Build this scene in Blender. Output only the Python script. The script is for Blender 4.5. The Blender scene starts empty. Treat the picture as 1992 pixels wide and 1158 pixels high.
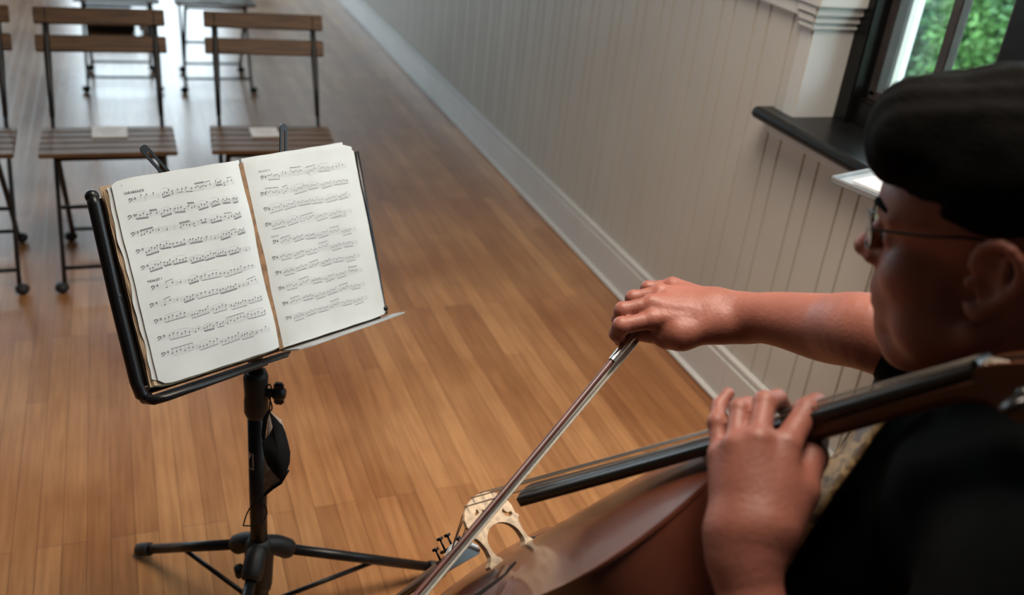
import bpy, bmesh, math, random
import numpy as np
from mathutils import Vector, Matrix
random.seed(7)
scn = bpy.context.scene
COL = scn.collection
D = bpy.data

# ---------------------------------------------------------------- camera
F_PX, CX, CY = 1915.81, 996.0, 579.0
R = np.array([[0.9330122, 0.0744466, -0.35205958],
              [-0.34530276, 0.46054595, -0.81771843],
              [0.10126326, 0.88450841, 0.45540161]])      # camera axes in the room
EYE = np.array([0.0, 0.0, 1.55])
cam = D.objects.new('camera', D.cameras.new('camera'))
COL.objects.link(cam); scn.camera = cam
cam.matrix_world = Matrix([list(R[i]) + [EYE[i]] for i in range(3)] + [[0, 0, 0, 1]])
cam.data.sensor_width = 36; cam.data.lens = 36 * F_PX / 1992
cam.data.clip_start = 0.05
cam.data.dof.use_dof = True
cam.data.dof.focus_distance = 1.46
cam.data.dof.aperture_fstop = 3.3

def P(px, py, d):
    """the point of the room at depth d metres along the sight line of a pixel of the photograph"""
    return EYE + R @ (np.array([px - CX, CY - py, -F_PX]) / F_PX * d)

# ---------------------------------------------------------------- light
scn.view_settings.view_transform = 'Standard'
scn.view_settings.look = 'None'
scn.view_settings.gamma = 1
scn.view_settings.use_curve_mapping = False
scn.view_settings.exposure = 0.0
W = D.worlds.new('sky'); scn.world = W; W.use_nodes = True
bg = W.node_tree.nodes['Background']
bg.inputs['Color'].default_value = (0.74, 0.90, 1.0, 1)
bg.inputs['Strength'].default_value = 7.2

def area(name, loc, target, sx, sy, power, col):
    l = D.lights.new(name, 'AREA'); l.shape = 'RECTANGLE'; l.size = sx; l.size_y = sy
    l.energy = power; l.color = col
    o = D.objects.new(name, l); COL.objects.link(o); o.location = loc
    o.rotation_euler = (Vector(target) - Vector(loc)).to_track_quat('-Z', 'Y').to_euler()
    return o
def portal(name, loc, target, sx, sy):
    o = area(name, loc, target, sx, sy, 1, (1, 1, 1)); o.data.cycles.is_portal = True
    return o
area('overhead_fill_near', (0.80, 1.25, 3.0), (0.72, 1.40, 0), 1.2, 1.2, 36, (1.0, 0.87, 0.74)).data.spread = math.radians(105)  # added warm fill from overhead, an unseen source without a fixture

# ---------------------------------------------------------------- materials
def mat(name, col, rough=0.6, metal=0.0, var=0.12, scale=20.0, bump=0.0, bscale=60.0, spec=0.5, sheen=0.0, sss=0.0,
        stretch=(1, 1, 1), coat=0.0, col2=None):
    m = D.materials.new(name); m.use_nodes = True
    nt = m.node_tree; b = nt.nodes['Principled BSDF']
    tc = nt.nodes.new('ShaderNodeTexCoord'); mp = nt.nodes.new('ShaderNodeMapping')
    mp.inputs['Scale'].default_value = stretch
    nt.links.new(tc.outputs['Object'], mp.inputs['Vector'])
    nz = nt.nodes.new('ShaderNodeTexNoise'); nz.inputs['Scale'].default_value = scale; nz.inputs['Detail'].default_value = 4
    nt.links.new(mp.outputs['Vector'], nz.inputs['Vector'])
    rp = nt.nodes.new('ShaderNodeValToRGB')
    c2 = col2 or tuple(c * (1 - var) for c in col)
    c1 = col if col2 else tuple(min(1, c * (1 + var)) for c in col)
    rp.color_ramp.elements[0].position = 0.35; rp.color_ramp.elements[1].position = 0.65
    rp.color_ramp.elements[0].color = (*c2, 1); rp.color_ramp.elements[1].color = (*c1, 1)
    nt.links.new(nz.outputs['Fac'], rp.inputs['Fac'])
    nt.links.new(rp.outputs['Color'], b.inputs['Base Color'])
    b.inputs['Roughness'].default_value = rough; b.inputs['Metallic'].default_value = metal
    b.inputs['Specular IOR Level'].default_value = spec
    if coat:
        b.inputs['Coat Weight'].default_value = coat; b.inputs['Coat Roughness'].default_value = 0.12
    if sheen: b.inputs['Sheen Weight'].default_value = sheen
    if sss:
        b.inputs['Subsurface Weight'].default_value = sss
        b.inputs['Subsurface Radius'].default_value = (0.012, 0.004, 0.002)
        b.inputs['Subsurface Scale'].default_value = 1.0
    if bump:
        n2 = nt.nodes.new('ShaderNodeTexNoise'); n2.inputs['Scale'].default_value = bscale; n2.inputs['Detail'].default_value = 5
        nt.links.new(mp.outputs['Vector'], n2.inputs['Vector'])
        bp = nt.nodes.new('ShaderNodeBump'); bp.inputs['Strength'].default_value = bump; bp.inputs['Distance'].default_value = 0.002
        nt.links.new(n2.outputs['Fac'], bp.inputs['Height']); nt.links.new(bp.outputs['Normal'], b.inputs['Normal'])
    return m

def floor_material():
    m = D.materials.new('oak_strip_floor'); m.use_nodes = True
    nt = m.node_tree; N = nt.nodes.new; L = nt.links.new; b = nt.nodes['Principled BSDF']
    tc = N('ShaderNodeTexCoord'); sp = N('ShaderNodeSeparateXYZ'); cb = N('ShaderNodeCombineXYZ')
    L(tc.outputs['Object'], sp.inputs[0]); L(sp.outputs['Y'], cb.inputs['X']); L(sp.outputs['X'], cb.inputs['Y'])
    br = N('ShaderNodeTexBrick'); br.offset = 0.37; br.offset_frequency = 3; br.squash = 1.0
    br.inputs['Scale'].default_value = 1; br.inputs['Brick Width'].default_value = 0.92; br.inputs['Row Height'].default_value = 0.0497
    br.inputs['Mortar Size'].default_value = 0.0009; br.inputs['Mortar Smooth'].default_value = 0.6; br.inputs['Bias'].default_value = 0.0
    br.inputs['Color1'].default_value = (0.50, 0.268, 0.118, 1); br.inputs['Color2'].default_value = (0.34, 0.162, 0.066, 1)
    br.inputs['Mortar'].default_value = (0.17, 0.07, 0.028, 1)
    L(cb.outputs[0], br.inputs['Vector'])
    gm = N('ShaderNodeMapping'); gm.inputs['Scale'].default_value = (1.6, 26, 1); L(cb.outputs[0], gm.inputs['Vector'])
    g = N('ShaderNodeTexNoise'); g.inputs['Scale'].default_value = 3.2; g.inputs['Detail'].default_value = 6; L(gm.outputs[0], g.inputs['Vector'])
    big = N('ShaderNodeTexNoise'); big.inputs['Scale'].default_value = 1.6; big.inputs['Detail'].default_value = 5; L(tc.outputs['Object'], big.inputs['Vector'])
    r1 = N('ShaderNodeValToRGB'); r1.color_ramp.elements[0].color = (0.80, 0.76, 0.72, 1); r1.color_ramp.elements[1].color = (1.1, 1.1, 1.08, 1)
    r1.color_ramp.elements[0].position = 0.3; r1.color_ramp.elements[1].position = 0.7; L(g.outputs['Fac'], r1.inputs['Fac'])
    r2 = N('ShaderNodeValToRGB'); r2.color_ramp.elements[0].color = (0.72, 0.60, 0.52, 1); r2.color_ramp.elements[1].color = (1.06, 1.06, 1.08, 1)
    r2.color_ramp.elements[0].position = 0.36; r2.color_ramp.elements[1].position = 0.6; L(big.outputs['Fac'], r2.inputs['Fac'])
    m1 = N('ShaderNodeMix'); m1.data_type = 'RGBA'; m1.blend_type = 'MULTIPLY'; m1.inputs[0].default_value = 1
    L(br.outputs['Color'], m1.inputs[6]); L(r1.outputs['Color'], m1.inputs[7])
    m2 = N('ShaderNodeMix'); m2.data_type = 'RGBA'; m2.blend_type = 'MULTIPLY'; m2.inputs[0].default_value = 1
    L(m1.outputs[2], m2.inputs[6]); L(r2.outputs['Color'], m2.inputs[7])
    L(m2.outputs[2], b.inputs['Base Color'])
    rr = N('ShaderNodeMapRange'); rr.inputs['To Min'].default_value = 0.20; rr.inputs['To Max'].default_value = 0.42
    L(big.outputs['Fac'], rr.inputs['Value']); L(rr.outputs[0], b.inputs['Roughness'])
    b.inputs['Specular IOR Level'].default_value = 0.3; b.inputs['Coat Weight'].default_value = 0.28; b.inputs['Coat Roughness'].default_value = 0.26
    bp = N('ShaderNodeBump'); bp.inputs['Strength'].default_value = 0.25; bp.inputs['Distance'].default_value = 0.001; bp.invert = True
    L(br.outputs['Fac'], bp.inputs['Height']); L(bp.outputs['Normal'], b.inputs['Normal'])
    return m

MT = {}
MT['wall'] = mat('cream_wall_paint', (0.57, 0.54, 0.48), 0.5, var=0.03, scale=3, bump=0.05, bscale=200)
MT['trim'] = mat('white_trim_paint', (0.66, 0.655, 0.63), 0.38, var=0.03, scale=6)
MT['floor'] = floor_material()
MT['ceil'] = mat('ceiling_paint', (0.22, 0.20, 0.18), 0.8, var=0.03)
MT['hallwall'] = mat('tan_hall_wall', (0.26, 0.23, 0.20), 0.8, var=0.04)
MT['blackpaint'] = mat('glossy_black_paint', (0.006, 0.006, 0.006), 0.32, spec=0.3, var=0.2, scale=30, bump=0.15, bscale=40)
MT['sash'] = mat('dark_sash_paint', (0.045, 0.038, 0.037), 0.5, var=0.15, scale=30)
MT['outwhite'] = mat('white_outdoor_paint', (0.75, 0.75, 0.75), 0.6, var=0.05)
MT['slat'] = mat('stained_acacia', (0.15, 0.080, 0.036), 0.5, var=0.35, scale=8, stretch=(1, 14, 14), bump=0.2)
MT['steel'] = mat('dark_powder_coated_steel', (0.018, 0.019, 0.02), 0.38, var=0.1)
MT['rubber'] = mat('black_rubber', (0.016, 0.016, 0.016), 0.6, var=0.1)
MT['card'] = mat('white_card', (0.85, 0.85, 0.85), 0.6, var=0.03)
MT['cardink'] = mat('grey_print', (0.45, 0.45, 0.46), 0.7, var=0.03)
MT['page'] = mat('aged_paper', (0.50, 0.52, 0.515), 0.65, var=0.05, scale=14, bump=0.25, bscale=14, spec=0.25)
MT['edge'] = mat('yellowed_page_edges', (0.48, 0.36, 0.24), 0.8, var=0.25, scale=30, spec=0.2)
MT['spine'] = mat('brown_spine_paper', (0.20, 0.11, 0.055), 0.8, var=0.3, scale=60)
MT['ink'] = mat('printing_ink', (0.06, 0.06, 0.065), 0.7, var=0.1)
MT['inklight'] = mat('faded_printing_ink', (0.34, 0.34, 0.34), 0.7, var=0.1)
MT['stand'] = mat('black_stand_enamel', (0.006, 0.006, 0.007), 0.34, var=0.1, spec=0.3)
MT['plastic'] = mat('black_moulded_plastic', (0.008, 0.008, 0.008), 0.5, var=0.1, spec=0.3, bump=0.1, bscale=300)
MT['tray'] = mat('grey_metal_tray', (0.36, 0.38, 0.39), 0.38, metal=0.3, var=0.1)
MT['mark'] = mat('white_transfer', (0.5, 0.5, 0.5), 0.6, var=0.05)
MT['maskout'] = mat('black_cotton', (0.004, 0.0045, 0.0045), 0.9, spec=0.1, var=0.2, scale=200, bump=0.3, bscale=900)
MT['maskin'] = mat('beige_lining', (0.50, 0.40, 0.33), 0.9, var=0.15, scale=150)
MT['varnish'] = mat('red_brown_varnish', (0.135, 0.040, 0.020), 0.26, var=0.4, scale=5, stretch=(1, 1, 1), coat=0.35, col2=(0.075, 0.020, 0.011))
MT['necknwood'] = mat('maple_neck_varnish', (0.085, 0.028, 0.011), 0.38, var=0.25, scale=12, coat=0.2)
MT['ebony'] = mat('ebony', (0.013, 0.012, 0.011), 0.24, var=0.2, scale=30)
MT['maple'] = mat('pale_maple', (0.52, 0.38, 0.25), 0.5, var=0.22, scale=130, stretch=(1, 1, 1))
MT['fhole'] = mat('dark_hollow', (0.006, 0.004, 0.004), 0.9)
MT['string'] = mat('wound_steel', (0.42, 0.36, 0.30), 0.35, metal=0.8, var=0.1)
MT['chrome'] = mat('silver', (0.62, 0.62, 0.60), 0.22, metal=1.0, var=0.05)
MT['bowstick'] = mat('pernambuco', (0.075, 0.017, 0.011), 0.42, var=0.3, scale=40, coat=0.15)
MT['hairbow'] = mat('white_horsehair', (0.70, 0.66, 0.56), 0.5, var=0.1, scale=300)
MT['skin'] = mat('skin', (0.29, 0.102, 0.070), 0.50, var=0.09, scale=26, bump=0.3, bscale=190, sss=0.08, spec=0.45)
MT['hair'] = mat('black_hair', (0.0045, 0.004, 0.0035), 0.75, var=0.4, scale=18, stretch=(3, 3, 14), bump=0.5, bscale=40, spec=0.04)
MT['shirt'] = mat('black_shirt_cloth', (0.0035, 0.0042, 0.0045), 0.9, var=0.15, scale=60, bump=0.2, bscale=500, spec=0.08)
MT['trouser'] = mat('black_trouser_cloth', (0.01, 0.01, 0.011), 0.9, var=0.1, spec=0.2)
MT['shoe'] = mat('black_leather', (0.012, 0.011, 0.011), 0.3, var=0.1)
MT['wire'] = mat('dark_metal_wire', (0.035, 0.03, 0.028), 0.3, metal=0.7, var=0.1)

def tie_material():
    m = D.materials.new('gold_patterned_silk'); m.use_nodes = True
    nt = m.node_tree; b = nt.nodes['Principled BSDF']; N = nt.nodes.new; L = nt.links.new
    tc = N('ShaderNodeTexCoord'); v = N('ShaderNodeTexNoise'); v.inputs['Scale'].default_value = 55; v.inputs['Detail'].default_value = 4
    v.inputs['Distortion'].default_value = 1.5
    L(tc.outputs['Object'], v.inputs['Vector'])
    r = N('ShaderNodeValToRGB'); e = r.color_ramp.elements
    e[0].position = 0.42; e[0].color = (0.12, 0.065, 0.025, 1); e[1].position = 0.56; e[1].color = (0.40, 0.25, 0.10, 1)
    L(v.outputs['Fac'], r.inputs['Fac']); L(r.outputs['Color'], b.inputs['Base Color']); b.inputs['Roughness'].default_value = 0.5
    return m
MT['tie'] = tie_material()
def glass_material():
    m = D.materials.new('clear_glass'); m.use_nodes = True
    nt = m.node_tree; nt.nodes.remove(nt.nodes['Principled BSDF'])
    t = nt.nodes.new('ShaderNodeBsdfTransparent'); g = nt.nodes.new('ShaderNodeBsdfGlossy'); g.inputs['Roughness'].default_value = 0.02
    t.inputs['Color'].default_value = (0.96, 0.98, 0.97, 1)
    f = nt.nodes.new('ShaderNodeFresnel'); mx = nt.nodes.new('ShaderNodeMixShader'); f.inputs['IOR'].default_value = 1.3
    nt.links.new(f.outputs[0], mx.inputs[0]); nt.links.new(t.outputs[0], mx.inputs[1]); nt.links.new(g.outputs[0], mx.inputs[2])
    nt.links.new(mx.outputs[0], nt.nodes['Material Output'].inputs['Surface'])
    return m
MT['glass'] = glass_material()
def leaf_material(name, a, b_):
    m = mat(name, a, 0.55, var=0.3, scale=4, col2=b_)
    m.node_tree.nodes['Principled BSDF'].inputs['Transmission Weight'].default_value = 0.0
    return m
MT['leafA'] = leaf_material('bright_leaves', (0.17, 0.36, 0.11), (0.03, 0.11, 0.05))
MT['leafB'] = leaf_material('blue_green_leaves', (0.05, 0.17, 0.10), (0.012, 0.045, 0.035))
MT['grass'] = mat('lawn', (0.10, 0.17, 0.07), 0.9, var=0.4, scale=6)
MT['bark'] = mat('bark', (0.06, 0.045, 0.03), 0.9)

# ---------------------------------------------------------------- mesh helpers
class MB:
    """collects shapes, links them as one mesh object"""
    def __init__(s): s.v = []; s.f = []; s.sm = []
    def add(s, v, f, smooth=False):
        n = len(s.v); s.v += [tuple(map(float, p)) for p in v]
        s.f += [tuple(i + n for i in q) for q in f]; s.sm += [smooth] * len(f); return s
    def box(s, c, size, ax=None, bev=0.0):
        c = np.array(c, float); h = np.array(size, float) / 2; ax = np.eye(3) if ax is None else np.array(ax, float)
        if bev > 0:
            b = bm_box(h * 2, bev)
            return s.add([c + p @ ax for p in b[0]], b[1])
        vs = [c + (np.array([x, y, z]) * h) @ ax for x in (-1, 1) for y in (-1, 1) for z in (-1, 1)]
        return s.add(vs, [(0, 1, 3, 2), (4, 6, 7, 5), (0, 4, 5, 1), (2, 3, 7, 6), (0, 2, 6, 4), (1, 5, 7, 3)])
    def tube(s, pts, r, n=12, caps=True, up=None, flat=1.0):
        pts = [np.array(p, float) for p in pts]; rs = r if hasattr(r, '__len__') else [r] * len(pts)
        rings = []; prev = None
        for i, p in enumerate(pts):
            t = pts[min(i + 1, len(pts) - 1)] - pts[max(i - 1, 0)]; t = t / (np.linalg.norm(t) + 1e-12)
            if prev is None:
                a = np.array(up, float) if up is not None else (np.array([0, 0, 1.]) if abs(t[2]) < .9 else np.array([1., 0, 0]))
            else: a = prev
            a = a - t * (a @ t); a /= np.linalg.norm(a) + 1e-12; prev = a; b = np.cross(t, a)
            rings.append([p + rs[i] * (math.cos(2 * math.pi * k / n) * a * flat + math.sin(2 * math.pi * k / n) * b) for k in range(n)])
        v = [q for rg in rings for q in rg]
        f = [(i * n + k, i * n + (k + 1) % n, (i + 1) * n + (k + 1) % n, (i + 1) * n + k) for i in range(len(pts) - 1) for k in range(n)]
        s.add(v, f, True)
        if caps:
            m = len(s.v) - len(v); s.f += [tuple(m + k for k in range(n))[::-1], tuple(m + (len(pts) - 1) * n + k for k in range(n))]; s.sm += [False, False]
        return s
    def sphere(s, c, r, n=16, ax=None):
        c = np.array(c, float); r = np.array(r if hasattr(r, '__len__') else [r] * 3, float); ax = np.eye(3) if ax is None else np.array(ax)
        v = []; m = n // 2
        for i in range(m + 1):
            th = math.pi * i / m
            for k in range(n):
                ph = 2 * math.pi * k / n
                v.append(c + (r * np.array([math.sin(th) * math.cos(ph), math.sin(th) * math.sin(ph), math.cos(th)])) @ ax)
        return s.add(v, [(i * n + k, (i + 1) * n + k, (i + 1) * n + (k + 1) % n, i * n + (k + 1) % n) for i in range(m) for k in range(n)], True)
    def grid(s, pts, smooth=True, close=False):
        nu, nv = len(pts), len(pts[0])
        v = [p for row in pts for p in row]
        return s.add(v, [(i * nv + j, (i + 1) * nv + j, (i + 1) * nv + (j + 1) % nv, i * nv + (j + 1) % nv)
                         for i in range(nu - 1) for j in range(nv if close else nv - 1)], smooth)
    def prism(s, poly, o, ax, ay, az, t):
        """polygon (x,y) in the plane o+ax,ay extruded by t along az"""
        o, ax, ay, az = [np.array(q, float) for q in (o, ax, ay, az)]
        n = len(poly)
        v = [o + ax * x + ay * y for x, y in poly] + [o + ax * x + ay * y + az * t for x, y in poly]
        return s.add(v, [tuple(range(n))[::-1], tuple(range(n, 2 * n))] + [(i, (i + 1) % n, n + (i + 1) % n, n + i) for i in range(n)])
    def build(s, name, m, parent=None, **tags):
        me = D.meshes.new(name)
        off = Vector((0, 0, 0)) if parent is None else parent_loc(parent)
        me.from_pydata([tuple(Vector(p) - off) for p in s.v], [], s.f)
        me.polygons.foreach_set('use_smooth', s.sm[:len(me.polygons)]); me.update()
        b = bmesh.new(); b.from_mesh(me); bmesh.ops.recalc_face_normals(b, faces=b.faces); b.to_mesh(me); b.free()
        me.materials.append(m)
        o = D.objects.new(name, me); COL.objects.link(o)
        if parent is not None: o.parent = parent
        for k, val in tags.items(): o[k] = val
        return o
_LOC = {}
def parent_loc(p):
    v = Vector(p.location)
    q = p.parent
    while q is not None: v += Vector(q.location); q = q.parent
    return v
def bm_box(size, bev):
    b = bmesh.new(); bmesh.ops.create_cube(b, size=1)
    for v in b.verts: v.co = Vector([v.co[i] * size[i] for i in range(3)])
    bmesh.ops.bevel(b, geom=b.edges[:], offset=bev, segments=2, affect='EDGES')
    b.verts.ensure_lookup_table()
    r = ([np.array(v.co) for v in b.verts], [tuple(v.index for v in f.verts) for f in b.faces]); b.free(); return r
def thing(name, loc, label, cat, group=None):
    o = D.objects.new(name, None); COL.objects.link(o); o.location = tuple(map(float, loc)); o.empty_display_size = 0.05
    o['label'] = label; o['category'] = cat
    if group: o['group'] = group
    return o
def tag(o, label, cat, group=None):
    o['label'] = label; o['category'] = cat
    if group: o['group'] = group
    return o
def struct(o): o['kind'] = 'structure'; return o
def plate(outlines, thick, bev=0.0, res=6):
    """flat sheet with holes, filled in xy, thickness along z centred: returns verts, faces"""
    cu = D.curves.new('t', 'CURVE'); cu.dimensions = '2D'; cu.fill_mode = 'BOTH'; cu.extrude = thick / 2; cu.bevel_depth = bev
    for pl in outlines:
        sp = cu.splines.new('POLY'); sp.points.add(len(pl) - 1)
        for i, (x, y) in enumerate(pl): sp.points[i].co = (x, y, 0, 1)
        sp.use_cyclic_u = True
    o = D.objects.new('t', cu); COL.objects.link(o)
    dg = bpy.context.evaluated_depsgraph_get(); me = D.meshes.new_from_object(o.evaluated_get(dg))
    v = [np.array(q.co) for q in me.vertices]; f = [tuple(q.vertices) for q in me.polygons]
    D.objects.remove(o); D.meshes.remove(me); D.curves.remove(cu)
    return v, f
def text_mesh(s, size):
    cu = D.curves.new('t', 'FONT'); cu.body = s; cu.size = size
    o = D.objects.new('t', cu); COL.objects.link(o)
    dg = bpy.context.evaluated_depsgraph_get(); me = D.meshes.new_from_object(o.evaluated_get(dg))
    v = [np.array(q.co) for q in me.vertices]; f = [tuple(q.vertices) for q in me.polygons]
    D.objects.remove(o); D.meshes.remove(me); D.curves.remove(cu)
    return v, f
def crom(pts, n=8, closed=False):
    """Catmull-Rom through the points"""
    p = [np.array(q, float) for q in pts]; out = []; m = len(p)
    for i in range(m if closed else m - 1):
        if closed: a, b, c, d = p[(i - 1) % m], p[i], p[(i + 1) % m], p[(i + 2) % m]
        else: a, b, c, d = p[max(i - 1, 0)], p[i], p[i + 1], p[min(i + 2, m - 1)]
        for k in range(n):
            t = k / n
            out.append(.5 * ((2 * b) + (-a + c) * t + (2 * a - 5 * b + 4 * c - d) * t * t + (-a + 3 * b - 3 * c + d) * t ** 3))
    if not closed: out.append(p[-1])
    return out
nrm = lambda v: np.array(v, float) / np.linalg.norm(v)

# ---------------------------------------------------------------- smooth implicit bodies
class Field:
    def __init__(s, lo, hi, h):
        s.lo = np.array(lo, float); s.h = h; s.n = np.ceil((np.array(hi) - s.lo) / h).astype(int) + 1
        s.d = np.full(s.n, 0.5, np.float32)
    def block(s, lo, hi):
        a = np.clip(np.floor((lo - s.lo) / s.h).astype(int), 0, s.n - 1); b = np.clip(np.ceil((hi - s.lo) / s.h).astype(int) + 1, 1, s.n)
        b = np.maximum(b, a + 1)
        ax = [(s.lo[i] + np.arange(a[i], b[i]) * s.h).astype(np.float32) for i in range(3)]
        return tuple(slice(a[i], b[i]) for i in range(3)), ax
    def ev(s, prims, k, pad):
        lo = np.full(3, 9.); hi = np.full(3, -9.)
        for p in prims:
            if p[0] == 'c':
                for q, r in ((p[1], p[3]), (p[2], p[4])): lo = np.minimum(lo, q - r); hi = np.maximum(hi, q + r)
            else:
                r = max(p[2]); lo = np.minimum(lo, p[1] - r); hi = np.maximum(hi, p[1] + r)
        sl, ax = s.block(lo - pad, hi + pad)
        X, Y, Z = np.meshgrid(*ax, indexing='ij', sparse=True)
        acc = None
        for p in prims:
            if p[0] == 'c':
                a, b, ra, rb = p[1], p[2], p[3], p[4]; ab = b - a; L2 = max(ab @ ab, 1e-9)
                px, py, pz = X - a[0], Y - a[1], Z - a[2]
                t = np.clip((px * ab[0] + py * ab[1] + pz * ab[2]) / L2, 0, 1)
                q = np.sqrt((px - t * ab[0]) ** 2 + (py - t * ab[1]) ** 2 + (pz - t * ab[2]) ** 2) - (ra + (rb - ra) * t)
            else:
                c, r, M = p[1], p[2], (p[3] if len(p) > 3 and p[3] is not None else np.eye(3))   # columns of M: axes
                px, py, pz = X - c[0], Y - c[1], Z - c[2]
                l = [(px * M[0, i] + py * M[1, i] + pz * M[2, i]) for i in range(3)]
                k0 = np.sqrt(sum((l[i] / r[i]) ** 2 for i in range(3))); k1 = np.sqrt(sum((l[i] / r[i] ** 2) ** 2 for i in range(3))) + 1e-6
                q = k0 * (k0 - 1) / k1
            q = q.astype(np.float32); acc = q if acc is None else smin(acc, q, k)
        return sl, acc
    def add(s, prims, k=0.01, kout=0.006, pad=0.02):
        sl, a = s.ev(prims, k, pad); s.d[sl] = smin(s.d[sl], a, kout)
    def sub(s, prims, k=0.005, pad=0.012):
        sl, a = s.ev(prims, 0.004, pad); s.d[sl] = -smin(-s.d[sl], a, k)
    def cut(s, fn, k):
        """intersect with the half-space style field fn(X,Y,Z) (negative = keep)"""
        ax = [(s.lo[i] + np.arange(s.n[i]) * s.h).astype(np.float32) for i in range(3)]
        X, Y, Z = np.meshgrid(*ax, indexing='ij', sparse=True)
        s.d = -smin(-s.d, -fn(X, Y, Z).astype(np.float32), k)
    def mesh(s):
        d = s.d; n = d.shape; ins = d < 0
        c = np.zeros((n[0] - 1, n[1] - 1, n[2] - 1), np.uint8)
        for i in (0, 1):
            for j in (0, 1):
                for k in (0, 1): c += ins[i:n[0] - 1 + i, j:n[1] - 1 + j, k:n[2] - 1 + k]
        cells = np.argwhere((c > 0) & (c < 8)); m = np.array(c.shape)
        lin = (cells[:, 0] * m[1] + cells[:, 1]) * m[2] + cells[:, 2]
        cor = {o: d[cells[:, 0] + o[0], cells[:, 1] + o[1], cells[:, 2] + o[2]] for o in [(i, j, k) for i in (0, 1) for j in (0, 1) for k in (0, 1)]}
        S = np.zeros((len(cells), 3)); K = np.zeros(len(cells))
        for a in cor:
            for ax in range(3):
                if a[ax] == 0:
                    b = list(a); b[ax] = 1; b = tuple(b); da, db = cor[a], cor[b]; x = (da < 0) != (db < 0)
                    t = np.where(x, da / np.where(x, da - db, 1), 0)
                    p = np.tile(np.array(a, float), (len(cells), 1)); p[:, ax] = t; S += p * x[:, None]; K += x
        V = s.lo + (cells + S / K[:, None]) * s.h
        faces = []
        for ax in range(3):
            u, w = [(1, 2), (2, 0), (0, 1)][ax]
            A = [slice(None)] * 3; B = [slice(None)] * 3; A[ax] = slice(0, -1); B[ax] = slice(1, None)
            e = np.argwhere(ins[tuple(A)] != ins[tuple(B)])
            e = e[(e[:, u] > 0) & (e[:, w] > 0) & (e[:, u] < n[u] - 1) & (e[:, w] < n[w] - 1)]
            flip = ins[e[:, 0], e[:, 1], e[:, 2]]
            q = []
            for du, dw in ((-1, -1), (0, -1), (0, 0), (-1, 0)):
                g = e.copy(); g[:, u] += du; g[:, w] += dw
                q.append(np.searchsorted(lin, (g[:, 0] * m[1] + g[:, 1]) * m[2] + g[:, 2]))
            q = np.stack(q, 1); q[~flip] = q[~flip][:, ::-1]; faces.append(q)
        return V, np.concatenate(faces)
    def build(s, name, m, parent, disp=None):
        V, Fc = s.mesh()
        if disp is not None: V = disp(V)
        off = np.array(parent_loc(parent)) if parent is not None else np.zeros(3)
        me = D.meshes.new(name); me.vertices.add(len(V)); me.vertices.foreach_set('co', (V - off).astype(np.float32).ravel())
        me.loops.add(len(Fc) * 4); me.loops.foreach_set('vertex_index', Fc.astype(np.int32).ravel())
        me.polygons.add(len(Fc)); me.polygons.foreach_set('loop_start', np.arange(0, len(Fc) * 4, 4, dtype=np.int32))
        me.update(calc_edges=True); me.validate()
        me.polygons.foreach_set('use_smooth', [True] * len(me.polygons)); me.materials.append(m)
        o = D.objects.new(name, me); COL.objects.link(o)
        if parent is not None: o.parent = parent
        return o
def smin(a, b, k):
    h = np.maximum(k - np.abs(a - b), 0) / k
    return np.minimum(a, b) - h * h * k * 0.25
def cap(a, b, ra, rb=None): return ('c', np.array(a, float), np.array(b, float), ra, ra if rb is None else rb)
def ell(c, r, M=None): return ('e', np.array(c, float), np.array(r, float), M)

# ================================================================ the room
XW = 1.6
X0, Y0, Y1, ZC = -4.2, -2.6, 11.5, 4.0
m = MB(); m.box(((X0 + XW + .3) / 2, (Y0 + Y1) / 2, -0.05), (XW + .3 - X0, Y1 - Y0, 0.1)); struct(m.build('floor', MT['floor']))
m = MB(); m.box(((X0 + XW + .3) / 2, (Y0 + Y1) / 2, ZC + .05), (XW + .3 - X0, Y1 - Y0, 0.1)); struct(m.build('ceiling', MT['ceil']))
# right wall: beaded boards up to the rail, plain wall above, window opening y 0.55..2.04
WY0, WY1, SILL, WT = 0.42, 2.04, 0.865, 2.75
RAIL = 1.125
def beadboard(ya, yb, za, zb, name):
    ys = []; base = 1.727; per = 0.1665
    k0 = int((ya - base) / per) - 2; k1 = int((yb - base) / per) + 2
    prof = [(ya, 0)]
    for k in range(k0, k1):
        for g in (0.0, 0.061):
            y = base + k * per + g
            for dy, dx in ((-.0040, 0), (-.0026, .0060), (.0026, .0060), (.0040, 0)):
                if ya < y + dy < yb: prof.append((y + dy, dx))
    prof.append((yb, 0)); mm = MB()
    mm.grid([[(XW + dx, y, za) for y, dx in prof], [(XW + dx, y, zb) for y, dx in prof]], smooth=False)
    mm.box((XW + .16, (ya + yb) / 2, (za + zb) / 2), (.30, yb - ya, zb - za))
    return mm
m = beadboard(WY1, Y1, 0, RAIL, '')
m2 = beadboard(Y0, WY1, 0, SILL - .02, ''); m.add(m2.v, m2.f)
m.box((XW + .155, (WY1 + Y1) / 2, (RAIL + ZC) / 2), (.31, Y1 - WY1, ZC - RAIL))
m.box((XW + .155, (Y0 + WY0) / 2, (SILL - .02 + ZC) / 2), (.31, WY0 - Y0, ZC - SILL + .02))
m.box((XW + .155, (WY0 + WY1) / 2, (WT + ZC) / 2), (.31, WY1 - WY0, ZC - WT))
struct(m.build('wall_right', MT['wall']))
# chair rail that turns into the window recess
m = MB()
for (z, hh, t) in ((RAIL + .018, .036, .012), (RAIL + .050, .030, .018), (RAIL + .082, .036, .024), (RAIL + .112, .022, .018)):
    m.box((XW - t / 2 + .02, (WY1 - t + Y1) / 2, z), (t + .04, Y1 - WY1 + t, hh), bev=.004)
struct(m.build('trim_1', MT['trim']))
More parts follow.
